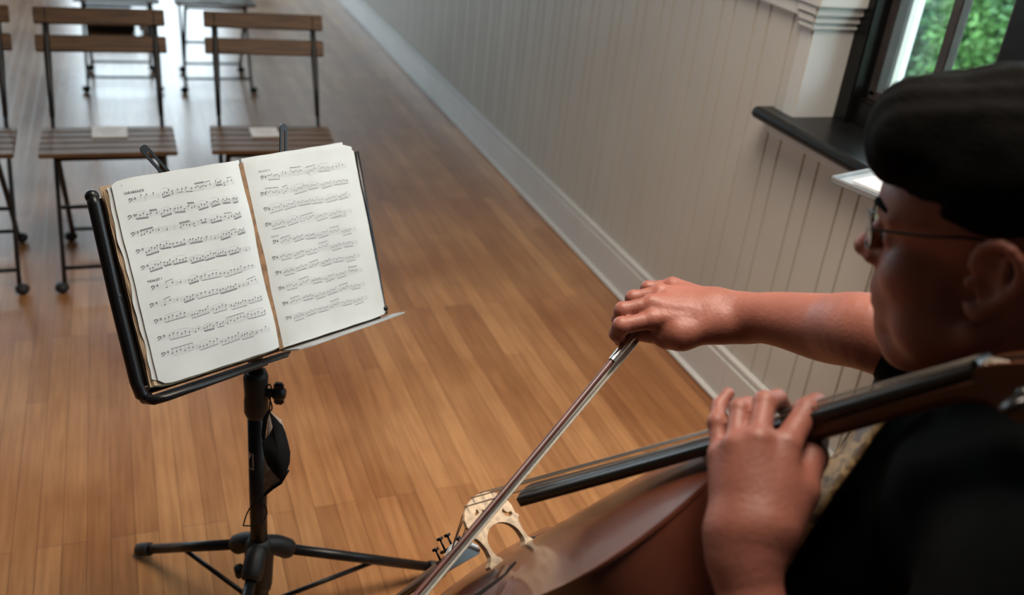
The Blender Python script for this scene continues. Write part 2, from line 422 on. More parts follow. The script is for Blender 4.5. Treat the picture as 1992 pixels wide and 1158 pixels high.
# post of the recess, with its own cap, standing on the sill
m = MB()
m.box((XW + .074, WY1 + .02, (SILL + RAIL) / 2 + .0), (.152, .05, RAIL - SILL + .02), bev=.004)
m.box((XW + .072, WY1 + .02, RAIL + .9), (.150, .056, 1.62), bev=.004)
for (z, hh, t) in ((RAIL - .015, .014, .006), (RAIL + .003, .018, .010), (RAIL + .025, .024, .016), (RAIL + .060, .05, .024), (RAIL + .105, .035, .018)):
    m.box((XW + .07, WY1 + .02, z), (.156 + t, .05 + 2 * t, hh), bev=.004)
struct(m.build('trim_2', MT['trim']))
m = MB()
m.box((XW - .008, (2.045 + Y1) / 2 - .0, .068), (.020, Y1 - 2.045 + .0 - .0, .136), bev=.002)
m.box((XW - .008, (Y0 + 2.045) / 2, .068), (.020, 2.045 - Y0, .136), bev=.002)
m.box((XW - .006, (Y0 + Y1) / 2, .148), (.016, Y1 - Y0, .024), bev=.005)
m.box((XW - .014, (Y0 + Y1) / 2, .008), (.030, Y1 - Y0, .016), bev=.005)
struct(m.build('baseboard_right', MT['trim']))
# black sill
m = MB()
prof = [(1.548, SILL - .014), (1.541, SILL - .006), (1.540, SILL + .003), (1.545, SILL + .012), (1.556, SILL + .016), (1.57, SILL + .015), (1.80, SILL + .015), (1.80, SILL - .014)]
for (ya, yb, pr) in ((WY0 - .1, 2.13, prof),):
    m.prism([(x, z) for x, z in pr], (0, ya, 0), (1, 0, 0), (0, 0, 1), (0, 1, 0), yb - ya)
struct(m.build('trim_3', MT['blackpaint']))
m = MB(); m.box((1.588, (WY0 + 2.1) / 2, SILL - .030), (.030, 2.1 - WY0, .030), bev=.006); struct(m.build('trim_4', MT['trim']))
# window: black frame, dark sashes, glass
XG = 1.79
win = struct(thing('window_1', (XG, 1.2, SILL), 'x', 'x')); del win['label']; del win['category']
m = MB()
m.box((XG - .02, 2.015, (SILL + WT) / 2), (.09, .060, WT - SILL), bev=.004)
m.box((XG - .03, 2.025, (SILL + WT) / 2), (.03, .03, WT - SILL))
m.box((XG - .01, WY0 + .03, (SILL + WT) / 2), (.08, .1, WT - SILL), bev=.004)
m.box((XG, (WY0 + WY1) / 2, SILL + .045), (.09, WY1 - WY0, .07), bev=.006)
m.box((XG, (WY0 + WY1) / 2, WT - .03), (.09, WY1 - WY0, .08), bev=.006)
m.box((XG, 1.550, (SILL + WT) / 2), (.09, .10, WT - SILL), bev=.006)
m.box((XG, 1.03, (SILL + WT) / 2), (.09, .08, WT - SILL), bev=.006)
m.build('window_frame', MT['blackpaint'], win)
for (ya, yb) in ((1.60, 1.985), (1.07, 1.50), (.52, .99)):
    m = MB(); yc = (ya + yb) / 2
    for y in (ya + .012, yb - .012): m.box((XG + .005, y, (SILL + WT) / 2 + .02), (.045, .028, WT - SILL - .14), bev=.003)
    m.box((XG + .005, yc - .008, (SILL + WT) / 2 + .02), (.03, .030, WT - SILL - .14), bev=.003)
    for z in (SILL + .092, 1.62, 2.2, WT - .08): m.box((XG + .005, yc, z), (.045, yb - ya - .002, .026), bev=.003)
    m.build('sash', MT['sash'], win)
    m = MB(); m.box((XG + .012, yc, (SILL + WT) / 2 + .02), (.004, yb - ya - .01, WT - SILL - .15)); m.build('pane', MT['glass'], win)
# far wall with tall windows, left wall with unseen windows added for fill daylight, wall behind
def wall_with_openings(name, axis, pos, a0, a1, opens, zlo, zhi):
    """axis 'x': wall lies at x=pos and runs along y"""
    mm = MB(); t = .2
    def bx(p, q, z0, z1):
        if q - p < 1e-3 or z1 - z0 < 1e-3: return
        if axis == 'x': mm.box((pos - t / 2, (p + q) / 2, (z0 + z1) / 2), (t, q - p, z1 - z0))
        else: mm.box(((p + q) / 2, pos + (t / 2 if pos > 0 else -t / 2), (z0 + z1) / 2), (q - p, t, z1 - z0))
    last = a0
    for (p, q) in opens:
        bx(last, p, 0, ZC); bx(p, q, 0, zlo); bx(p, q, zhi, ZC); last = q
    bx(last, a1, 0, ZC)
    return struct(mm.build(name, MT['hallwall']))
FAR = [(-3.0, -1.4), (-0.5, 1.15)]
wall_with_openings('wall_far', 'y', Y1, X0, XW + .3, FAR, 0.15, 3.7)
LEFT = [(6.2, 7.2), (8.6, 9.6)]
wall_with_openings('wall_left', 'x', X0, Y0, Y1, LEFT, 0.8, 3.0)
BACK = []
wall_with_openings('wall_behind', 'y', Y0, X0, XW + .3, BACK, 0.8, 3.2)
wn = 2
for axis, pos, opens, z0, z1 in (('y', Y1 + .1, FAR, .15, 3.7), ('x', X0 - .1, LEFT, .8, 3.0), ('y', Y0 - .1, BACK, .8, 3.2)):
    for (p, q) in opens:
        m = MB(); c = (p + q) / 2
        def bb(u, z, du, dz):
            if axis == 'x': m.box((pos, u, z), (.05, du, dz))
            else: m.box((u, pos, z), (du, .05, dz))
        for u in (p + .03, q - .03, c): bb(u, (z0 + z1) / 2, .06, z1 - z0)
        for z in (z0 + .03, z1 - .03, (z0 + z1) / 2): bb(c, z, q - p, .06)
        struct(m.build('window_%d' % wn, MT['blackpaint'])); wn += 1
for (p, q) in FAR: portal('window_light', ((p + q) / 2, Y1 + .02, 1.92), ((p + q) / 2, 0, 1.92), q - p, 3.5)
for (p, q) in LEFT: portal('window_light', (X0 + .0, (p + q) / 2, 1.9), (0, (p + q) / 2, 1.9), q - p, 2.2)
for (p, q) in BACK: portal('window_light', ((p + q) / 2, Y0 - .0, 2.0), ((p + q) / 2, 5, 2.0), q - p, 2.4)
portal('window_light', (XG + .06, (WY0 + WY1) / 2, 1.8), (0, (WY0 + WY1) / 2, 1.8), WY1 - WY0, 1.9)

# ================================================================ outside the window
m = MB(); m.box((14.4, 3, -.35), (25, 40, .1)); tag(struct(m.build('ground', MT['grass'])), 'lawn', 'lawn')
g = D.objects['ground']; del g['label']; del g['category']
m = MB(); m.box((2.12, 2.345, 1.2), (.10, .10, 3.1), bev=.004)
tag(m.build('porch_post', MT['outwhite']), 'white painted post standing outside the window', 'post')
def bush(name, c, r, n, mm, label, seed):
    rg = random.Random(seed); t = thing(name, (c[0], c[1], -.3), label, 'bush', 'shrubs outside the window')
    b = MB()
    for _ in range(n):
        th = rg.uniform(0, 2 * math.pi); u = rg.uniform(-1, 1); k = rg.uniform(.55, 1.0) * (1 + .18 * math.sin(5 * th + 3 * u))
        s_ = math.sqrt(1 - u * u)
        p = np.array([c[0] + r[0] * k * s_ * math.cos(th), c[1] + r[1] * k * s_ * math.sin(th), c[2] + r[2] * k * u])
        a = nrm([rg.gauss(0, 1), rg.gauss(0, 1), rg.gauss(0, .6)]); q = nrm(np.cross(a, [rg.gauss(0, 1), rg.gauss(0, 1), rg.gauss(0, 1)])); L = rg.uniform(.035, .065)
        cc = np.cross(a, q)
        b.add([p, p + a * L * .5 + q * L * .28 + cc * L * .06, p + a * L, p + a * L * .5 - q * L * .28 + cc * L * .06], [(0, 1, 2, 3)])
    b.build('foliage', mm, t)
    b = MB()
    for k in range(5): b.tube([(c[0], c[1], -.3), (c[0] + rg.uniform(-.5, .5) * r[0], c[1] + rg.uniform(-.5, .5) * r[1], c[2])], [.04, .015], 6)
    b.build('stem', MT['bark'], t)
bush('shrub', (5.2, 5.35, .75), (.8, .75, 1.25), 14000, MT['leafB'], 'dark blue-green shrub seen through the left window pane', 1)
bush('shrub', (4.6, 4.22, .68), (.45, .36, .80), 11000, MT['leafA'], 'bright yellow-green shrub seen through the pane right of the mullion', 2)
bush('shrub', (8.9, 7.0, 1.1), (1.6, 2.9, 1.8), 16000, MT['leafB'], 'broad dark green hedge-like shrub behind the others outside', 3)

# ================================================================ folding chairs
CHG = 'folding chairs set out for the audience'
def make_chair(label):
    """origin between the front feet; the sitter faces -y, the back leans towards +y"""
    t = thing('folding_chair', (0, 0, 0), label, 'chair', CHG)
    w = .165
    for s in (-1, 1):
        m = MB(); x = s * w
        pts = [(x, 0, .012), (x, .215, .345), (x, .305, .48)]
        m.tube(pts, [.0070] * 3, 8)
        m.tube([(x, .300, .475), (x, .345, .56), (x, .40, .64), (x, .445, .70), (x, .488, .775)], [.0075, .0095, .0115, .0105, .0105], 8, flat=1.0)
        m.build('leg', MT['steel'], t)
        m = MB(); xx = s * (w - .018)
        m.tube([(xx, .385, .012), (xx, .215, .235), (xx, .05, .425)], .0085, 8); m.build('leg', MT['steel'], t)
        for (fx, fy) in ((x, -.004), (xx, .39)):
            m = MB(); m.sphere((fx + s * .008, fy, .017), (.022, .022, .017), 12); m.build('foot_cap', MT['rubber'], t)
    for (y, z, ww) in ((.035, .065, w), (.35, .06, w - .018), (.15, .225, w), (.06, .42, w - .018)):
        m = MB(); m.tube([(-ww, y, z), (ww, y, z)], .007, 8); m.build('stretcher', MT['steel'], t)
    for k in range(5):
        m = MB(); m.box((0, .035 + k * .052, .446), (.395, .046, .014), bev=.003); m.build('seat_slat', MT['slat'], t)
    ax = np.array([[1, 0, 0], [0, .86, -.5], [0, .5, .86]])
    for (y, z) in ((.505, .762), (.462, .683)):
        m = MB(); m.box((0, y - .030, z - .004), (.40, .014, .055), ax, bev=.003); m.build('back_slat', MT['slat'], t)
    return t
def copy_tree(o, parent=None):
    c = o.copy(); COL.objects.link(c)
    if parent is not None: c.parent = parent
    for ch in list(o.children): copy_tree(ch, c)
    return c
spots = [(-.055, 3.055, 0, 'slatted folding chair in the front row with a white card, left of the aisle chair', 1),
         (.440, 3.045, -3.5, 'slatted folding chair at the right end of the front row, beside the wall aisle', 1),
         (-.515, 3.06, 1, 'slatted folding chair cut off by the left edge of the photo', 0),
         (.0, 5.24, 0, 'second-row folding chair seen between the back slats of the front-row chair', 0),
         (.465, 5.22, 0, 'second-row folding chair at the wall aisle, white sheet on its seat', 0)]
base = None
for i, (x, y, a, lab, _) in enumerate(spots):
    if base is None: base = make_chair(lab); c = base
    else: c = copy_tree(base)
    c['label'] = lab; c.location = (x, y, 0); c.rotation_euler = (0, 0, math.radians(a))
def card(x, y, z, w, d, lab, ang=0, group='white cards on the chairs'):
    m = MB(); ax = np.array([[math.cos(ang), math.sin(ang), 0], [-math.sin(ang), math.cos(ang), 0], [0, 0, 1]])
    m.box((x, y, z + .0015), (w, d, .003), ax)
    o = m.build('programme_card', MT['card']); tag(o, lab, 'card', group)
    m = MB()
    for k in range(3): m.box((x, y + (.02 - k * .02) * d / .08, z + .0033), (w * (.7 - .15 * k), .003, .0004), ax)
    off = m; oo = off.build('print', MT['cardink'], o)
card(-.052, 3.262, .4535, .105, .105, 'white card lying on the front-row chair left of the aisle chair')
card(.428, 3.235, .4535, .09, .09, 'white card lying on the right end chair of the front row')
card(.44, 5.36, .4535, .13, .10, 'white sheet lying on the second-row chair at the wall aisle')
m = MB(); m.box((-.045, 6.55, .065), (.28, .20, .13), bev=.015); o = m.build('bag', MT['rubber']); tag(o, 'small black bag on the floor beyond the second-row chairs', 'bag')
m = MB(); m.box((.165, 6.50, .055), (.10, .14, .11), bev=.02); o = m.build('paper_packet', MT['card']); tag(o, 'white paper packet on the floor beside the small black bag', 'packet')

# ================================================================ music stand
PX, PY = .178, 1.500
def onpole(py):
    r = R @ np.array([(497 - CX) / F_PX, (CY - py) / F_PX, -1.0]); return 1.55 + r[2] * PY / r[1]
ST = thing('music_stand', (PX, PY, 0), 'black tripod music stand holding the open sheet-music book', 'music stand')
BX = np.array([[0.8952, -0.1472, 0.4207], [0.4441, 0.375, -0.8137], [-0.038, 0.9153, 0.4011]])
BT = np.array([.210, 1.427, .693])
def bk(x, y, h=0.0): return BT + BX @ np.array([x, y, h])
ex, ey, en = BX[:, 0], BX[:, 1], BX[:, 2]
axB = np.array([ex, ey, en])
topz = bk(0, .13, -.03)
z_c0, z_c1 = onpole(722), onpole(806)
m = MB(); m.tube([(PX, PY, .04), (PX, PY, z_c1)], .0162, 20); pole = m.build('pole', MT['stand'], ST)
m = MB(); m.tube([(PX, PY, z_c1), (PX, PY, .70), (PX + (topz[0] - PX) * .6, PY + (topz[1] - PY) * .6, topz[2] - .02), topz], .0128, 16); m.build('inner_pole', MT['stand'], ST)
m = MB(); m.tube([(PX, PY, z_c1 - .004), (PX, PY, z_c1 + .006), (PX, PY, z_c1 + .03), (PX, PY, (z_c0 + z_c1) / 2), (PX, PY, z_c0 - .012), (PX, PY, z_c0)], [.0175, .0215, .0215, .0200, .0218, .0180], 20)
collar = m.build('clamp_collar', MT['plastic'], ST)
kd = nrm([.933, -.345, 0]); kz = onpole(762)
K0 = np.array([PX, PY, kz])
m = MB(); m.tube([K0 + kd * .014, K0 + kd * .032], .008, 12)
kp = [K0 + kd * .030, K0 + kd * .034, K0 + kd * .046, K0 + kd * .052]; m.tube(kp, [.010, .013, .013, .008], 12)
for s in (-1, 1): m.box(K0 + kd * .040 + np.array([0, 0, s * .013]), (.017, .012, .018), [kd, np.cross([0, 0, 1], kd), (0, 0, 1)], bev=.003)
m.build('knob', MT['plastic'], collar)
# small printed logo on the pole: outlined square with a solid triangle
m = MB(); zc = onpole(890)
def onp(a, z): return (PX + .01645 * math.cos(a), PY + .01645 * math.sin(a), z)
vd = math.atan2(-PY, -PX); 
def strip(a0, a1, z0, z1):
    n = 6; m.grid([[onp(a0 + (a1 - a0) * i / n, z0) for i in range(n + 1)], [onp(a0 + (a1 - a0) * i / n, z1) for i in range(n + 1)]])
A0, A1 = vd - 1.25, vd - .45
Z0, Z1 = zc - .018, zc + .018
strip(A0, A1, Z1 - .0015, Z1); strip(A0, A1, Z0, Z0 + .0015); strip(A1 - .10, A1, Z0, Z1); strip(A0, A0 + .10, Z0, Z1)
m.add([onp(A0 + .15, Z1 - .004), onp(A0 + .15, zc + .002), onp(A0 + .55, Z1 - .004)], [(0, 1, 2)])
m.build('logo_mark', MT['mark'], pole)
# tripod
HZ = .205
m = MB(); m.tube([(PX, PY, .105), (PX, PY, .12), (PX, PY, .16), (PX, PY, .20), (PX, PY, .222), (PX, PY, .232)], [.021, .024, .026, .028, .025, .0175], 20)
hub = m.build('tripod_hub', MT['plastic'], ST)
for ang, L_ in ((129, .345), (8, .40), (248, .36)):
    a = math.radians(ang); d = np.array([math.cos(a), math.sin(a), 0]); sd = np.array([-math.sin(a), math.cos(a), 0])
    m = MB(); pth = crom([(PX, PY, .212), np.array([PX, PY, .206]) + d * .03, np.array([PX, PY, .182]) + d * .062], 4)
    m.tube(pth, [.020] * (len(pth) - 1) + [.0165], 14); m.build('leg_socket', MT['plastic'], hub)
    m = MB(); foot = np.array([PX, PY, .016]) + d * L_; st = np.array([PX, PY, .190]) + d * .05
    m.tube([st, foot], .0105, 14); leg = m.build('leg', MT['stand'], ST)
    dd = nrm(foot - st)
    m = MB(); m.tube([foot - dd * .035, foot - dd * .032, foot + dd * .004, foot + dd * .012], [.0125, .0145, .0145, .009], 14); m.build('rubber_foot', MT['rubber'], leg)
    mid = st * .45 + foot * .55; m = MB(); m.tube([mid - (0, 0, .004), np.array([PX, PY, .06]) + d * .016], .0050, 8); m.build('brace', MT['stand'], ST)
m = MB(); kq = np.array([PX, PY, .165]); kd2 = nrm([-.93, -.1, -.1])
m.tube([kq, kq + kd2 * .032], .007, 10); m.tube([kq + kd2 * .030, kq + kd2 * .034, kq + kd2 * .044, kq + kd2 * .048], [.011, .014, .014, .010], 8); m.build('hub_knob', MT['plastic'], hub)
m = MB(); m.tube([(PX, PY, .045), (PX, PY, .075)], .020, 16); m.build('brace_collar', MT['plastic'], ST)
# desk
m = MB()
m.box(bk(-.122, .15, -.010), (.225, .285, .0015), axB); m.box(bk(.118, .15, -.010), (.215, .285, .0015), axB)
desk = m.build('desk_panel', MT['stand'], ST)
m = MB()
pts = [bk(-.246, .297, .000), bk(-.2465, .285, .001), bk(-.249, .148, .001), bk(-.249, .02, .001), bk(-.246, .000, .001), bk(-.236, -.010, .001)]
m.tube(pts, [.0085, .0090, .0090, .0090, .0095, .0085], 12, flat=1.3); m.sphere(bk(-.246, .297, 0), .0100)
m.sphere(bk(-.2485, .150, .004), .0085)
m.build('desk_arm', MT['stand'], ST)
m = MB(); m.tube([bk(.236, .297, -.003), bk(.232, .15, -.003), bk(.226, .008, -.003), bk(.226, .001, .0)], [.0045, .0048, .0050, .0055], 10, flat=1.2)
m.sphere(bk(.226, .012, .004), .0055); m.build('desk_arm', MT['stand'], ST)
# page trays: sheets standing out from the foot of the desk
m = MB(); m.prism([(-.240, -.006), (.002, -.006), (.016, .004), (-.010, .034), (-.225, .034), (-.243, .022)], bk(0, -.0075, 0), ex, en, ey, -.0025)
m.tube([bk(-.243, -.008, .0), bk(-.240, -.009, .028), bk(-.225, -.010, .034), bk(-.05, -.010, .034)], [.0075, .0075, .006, .0022], 10)
m.build('page_tray', MT['stand'], ST, label='black rolled-edge tray')
m = MB(); m.prism([(.003, -.004), (.248, -.004), (.262, .012), (.235, .017), (.040, .034), (.016, .030)], bk(0, -.0035, 0), ex, en, ey, -.0022)
m.build('page_tray', MT['tray'], ST, label='grey metal tray catching the light')
m = MB(); m.tube([bk(-.23, .0, -.012), bk(.22, .0, -.012)], .006, 10); m.tube([bk(0, .0, -.016), bk(0, .29, -.016)], .008, 10); m.build('desk_bar', MT['stand'], ST)
# slotted page holders sticking up behind the book
for (x0, y0, x1, y1) in ((-.098, .275, -.150, .358), (.078, .262, .104, .362)):
    a = np.array([x0, y0]); b = np.array([x1, y1]); L_ = np.linalg.norm(b - a); d = (b - a) / L_; n_ = np.array([-d[1], d[0]])
    def loop(w, e0, e1):
        out = []
        for k in range(9): t = math.pi * k / 8; out.append(a + d * (e1 + w * math.sin(t)) + n_ * (w * math.cos(t)))
        for k in range(9): t = math.pi * k / 8; out.append(a + d * (e0 - w * math.sin(t)) - n_ * (w * math.cos(t)))
        return [tuple(q) for q in out]
    v, f = plate([loop(.0068, 0, L_ - .006), loop(.0026, .012, L_ - .014)], .003)
    m = MB(); m.add([bk(q[0], q[1], -.010 + q[2]) for q in v], f); m.build('page_holder', MT['stand'], ST)

# ================================================================ sheet-music book
BK = thing('music_book', bk(0, 0, 0), 'open sheet-music book with yellowed pages on the black stand', 'book')
def hL(x, y):
    a = min(1, abs(x) / .045); return .0015 + .0095 * math.sin(a * math.pi / 2) ** .8 - .003 * (abs(x) / .23) ** 2 + .0007 * math.sin(9 * y * 4 + x * 20)
def hR(x, y):
    a = min(1, abs(x) / .035); return .0015 + .0055 * math.sin(a * math.pi / 2) ** .8 - .001 * (abs(x) / .23) ** 2 + .0005 * math.sin(31 * y + x * 15)
def sheet(mm, x0, x1, y0, y1, hf, dz, jit, seed, corner=None, th=.0007, nx=24, ny=40):
    rg = random.Random(seed); ph = [rg.uniform(0, 6) for _ in range(6)]
    rows = []
    for j in range(ny + 1):
        v = j / ny; row = []
        for i in range(nx + 1):
            u = i / nx
            xe = x1 + jit * (math.sin(v * 17 + ph[0]) * .5 + math.sin(v * 41 + ph[1]) * .3) * (1 if x1 > 0 else -1)
            y = y0 + (y1 - y0) * v + (jit * .5 * math.sin(u * 23 + ph[2]) if j in (0, ny) else 0)
            x = x0 + (xe - x0) * u
            if corner and u > .8:
                for cv, r_ in corner:
                    q = (u - .8) / .2; e = r_ * (1 - math.sqrt(max(0, 1 - q ** 3)))
                    if cv == 0: y = y + e * (1 - v) ** 6
                    else: y = y - e * v ** 6
            row.append((x, y, hf(x, y) + dz))
        rows.append(row)
    up = [[bk(*p) for p in r] for r in rows]; dn = [[bk(p[0], p[1], p[2] - th) for p in r] for r in rows]
    mm.grid(up); mm.grid(dn)
    e1 = [r[-1] for r in up]; e2 = [r[-1] for r in dn]; mm.grid([e1, e2], False); mm.grid([[r[0] for r in up], [r[0] for r in dn]], False)
    mm.grid([up[0], dn[0]], False); mm.grid([up[-1], dn[-1]], False)
m = MB(); sheet(m, -.001, -.219, .004, .3145, hL, 0, .0006, 3, corner=((0, .010), (1, .007))); pgL = m.build('page', MT['page'], BK)
m = MB(); sheet(m, .0045, .2245, .0015, .3095, hR, 0, .0005, 5, corner=((0, .004), (1, .012))); pgR = m.build('page', MT['page'], BK)
m = MB()
for k in range(2, 6): sheet(m, -.001, -.2215 - k * .0016, .003 - k * .0006, .3120 - k * .0010, hL, -.0012 * (k + 1), .0012, 20 + k, corner=((0, .006), (1, .005)), nx=14, ny=60)
m.build('page_stack', MT['edge'], BK, label='yellowed page edges')
m = MB()
for k, (dx, sd) in enumerate(((.0065, 51),)): sheet(m, -.001, -.2190 - dx, .007, .3100, hL, -.0026, .0026, sd, corner=((0, .012), (1, .004)), nx=14, ny=70)
m.build('loose_sheets', MT['page'], BK, label='ragged white sheets at the left edge')
m = MB(); sheet(m, .006, .2215, .002, .3120, hR, -.0010, .0012, 33, corner=((1, .006),), nx=14, ny=30)
sheet(m, .004, .205, .002, .3165, hR, -.0020, .0006, 34, nx=14, ny=30)
m.build('page_stack', MT['page'], BK)
m = MB(); m.add([bk(-.004, .0, .003), bk(.010, .0, .003), bk(.012, .309, .003), bk(-.003, .309, .003), bk(.004, .0, -.0075), bk(.004, .307, -.0075)],
                [(0, 1, 2, 3), (0, 4, 5, 3), (1, 2, 5, 4)])
m.build('spine', MT['spine'], BK)
m = MB(); m.box(bk(-.116, .155, -.0078), (.226, .308, .0012), axB); m.box(bk(.115, .155, -.0078), (.214, .306, .0012), axB); m.build('cover', MT['edge'], BK)
# printed notation
LROW = [(-200, 282, -23, 282), (-207, 258, -22, 254), (-208, 233, -23, 229), (-207, 207, -22, 202), (-206, 182, -20, 174), (-198, 150, -19, 144), (-206, 125, -19, 119), (-205, 100, -18, 91), (-206, 74, -17, 68), (-206, 49, -18, 39)]
RROW = [(27, 281, 200, 275), (20, 255, 199, 249), (20, 230, 197, 224), (17, 205, 193, 197), (24, 175, 193, 165), (17, 149, 191, 142), (17, 124, 190, 118), (16, 98, 190, 92), (17, 72, 189, 67), (17, 47, 189, 42)]
# groups: (x0, x1, notes, first height, last height in spaces, beam: b/t + count, or '')
LG = [[(.12, .12, 1, 5, 5, ''), (.17, .23, 2, 5, 5, ''), (.31, .37, 4, 2.5, 5, 'b2'), (.40, .40, 2, 4, 4, 'c'), (.45, .49, 2, 4.5, 4.5, 'b1'), (.53, .58, 2, 5, 3.5, 'b1'), (.62, .70, 5, 3.5, 3, 't2'), (.72, .76, 2, 3, 4, 't1'), (.82, .87, 4, 5, 4.5, 'b2'), (.90, .90, 2, 3, 3, 'c'), (.94, .98, 2, 4, 4, 't1')],
      [(.08, .17, 4, 3.5, 2.5, 'b2'), (.20, .25, 2, 2.5, 2, 't2'), (.29, .37, 4, 1.5, 4, 'b2'), (.41, .49, 4, 4, 2.5, 'b2'), (.53, .58, 3, 3, 1.5, 't2'), (.62, .70, 4, 1.5, 4, 'b2'), (.74, .81, 5, 3, 4.5, 'b2'), (.85, .91, 4, 4, 3.5, 'b2'), (.95, .99, 4, 3.5, 3, 'b2')],
      [(.09, .19, 5, .5, 2, 't2'), (.24, .24, 1, 2, 2, ''), (.31, .31, 1, 1, 1, ''), (.43, .51, 4, 1.5, 2, 't2'), (.55, .55, 2, 2, 2, 'c'), (.62, .66, 2, 4, 4, 'b2'), (.71, .80, 4, 2.5, 4, 'b2'), (.84, .90, 3, 2.5, 2, 't1'), (.93, .99, 4, 2.5, 4.5, 'b2')],
      [(.09, .19, 5, .5, 4, 'b2'), (.22, .30, 4, 4, 3.5, 'b2'), (.33, .43, 4, 3, 4, 'b2'), (.48, .58, 5, 4, 3.5, 'b2'), (.63, .63, 1, 4, 4, ''), (.70, .70, 1, 1, 1, ''), (.76, .84, 4, 2, 4, 'b2'), (.86, .90, 2, 2, 3, 't1'), (.93, .99, 4, 3.5, 5, 'b2')],
      [(.08, .18, 5, .5, 4, 'b2'), (.21, .26, 3, 3, 4.5, 'b2'), (.29, .40, 5, 4, 3, 'b2'), (.44, .55, 5, 2, 1.5, 'b2'), (.57, .65, 4, 2, 4, 'b2'), (.67, .76, 5, 3, 3, 'b2'), (.80, .88, 4, 2.5, 3.5, 'b2'), (.90, .90, 1, 3, 3, ''), (.96, .96, 1, 1, 1, '')],
      [(.14, .20, 2, 0, 3, 't1'), (.27, .27, 1, 2, 2, ''), (.35, .43, 4, 1.5, 3, 'b2'), (.47, .65, 6, 3.5, 2.5, 'b1'), (.69, .86, 6, 1.5, 3.5, 'b1'), (.90, .98, 3, 4, 3, '')],
      [(.13, .18, 2, 0, 3, 't1'), (.24, .24, 1, 2, 2, ''), (.30, .38, 4, 1.5, 3, 'b2'), (.42, .60, 6, 3, 2.5, 'b1'), (.63, .78, 7, 2, 3, 'b2'), (.81, .85, 2, 1.5, 1.5, ''), (.90, .98, 3, 3, 4, 't1')],
      [(.10, .27, 6, 3.5, 3.5, 'b1'), (.33, .48, 7, .5, 4, 'b1'), (.52, .64, 5, 1.5, 3.5, 'b1'), (.69, .83, 7, 1.5, 3, 'b1'), (.87, .99, 5, 3, 3.5, 'b1')],
      [(.11, .28, 6, 3.5, 1, 'b1'), (.33, .36, 2, 0, 2, ''), (.41, .49, 4, 2, 2, 'b2'), (.53, .58, 3, 3, 2, 'b1'), (.62, .78, 6, 1, 3, 't1'), (.82, .99, 6, 3.5, 2.5, 'b1')],
      [(.10, .28, 6, 2, 1, 't1'), (.34, .50, 6, .5, 4, 'b1'), (.54, .70, 6, 1, 4, 'b1'), (.73, .83, 5, 3, 2, 'b1'), (.87, .97, 3, 2, 4, '')]]
RG = [[(.09, .21, 7, 4, 2, 'b1'), (.26, .29, 2, 5, 4, ''), (.35, .47, 7, 4, 3, 't1'), (.53, .64, 7, .5, 4, 't1'), (.68, .80, 7, 5, 2.5, 'b1'), (.85, .97, 4, 3, 4, '')],
      [(.07, .20, 7, 3.5, 1.5, 't1'), (.25, .30, 3, 0, 3, 't1'), (.37, .50, 7, .5, 4, 'b1'), (.53, .64, 6, 3.5, 3, 'b1'), (.69, .80, 6, 2, 4, 'b1'), (.84, .99, 8, 3.5, 3, 'b1')],
      [(.07, .20, 6, 1, 3, 'b1'), (.23, .35, 6, 2, 4, 'b1'), (.39, .52, 6, 4, 3, 'b1'), (.55, .66, 5, 3.5, 2.5, 'b1'), (.71, .84, 8, 2, 3.5, 'b1'), (.87, .97, 6, 2.5, 5, 'b1')],
      [(.08, .21, 7, 0, 2, 'b1'), (.25, .36, 5, 1.5, 4, 'b1'), (.40, .54, 6, 0, 2.5, 't1'), (.58, .70, 6, 1.5, 3, 'b1'), (.74, .87, 7, 2, 3, 'b1'), (.92, .98, 3, 2.5, 3, 'c')]] + \
     [[(.10 + k * .148, .205 + k * .148, 5 + (k + r) % 3, 1 + ((k * 7 + r * 3) % 5) * .7, 2 + ((k * 3 + r * 5) % 5) * .6, ('t1' if (k + r) % 4 == 0 else 'b1')) for k in range(6)] for r in range(6)]
TITLES_L = [('SARABANDE', -.203, .2915, .0062), ('MENUET I', -.200, .1585, .0060), ('4', -.205, .304, .005)]
TITLES_R = [('MENUET II', .026, .2895, .0055), ('GIGUE', .024, .1825, .0055), ('Menuet I da capo', .150, .1905, .0045)]
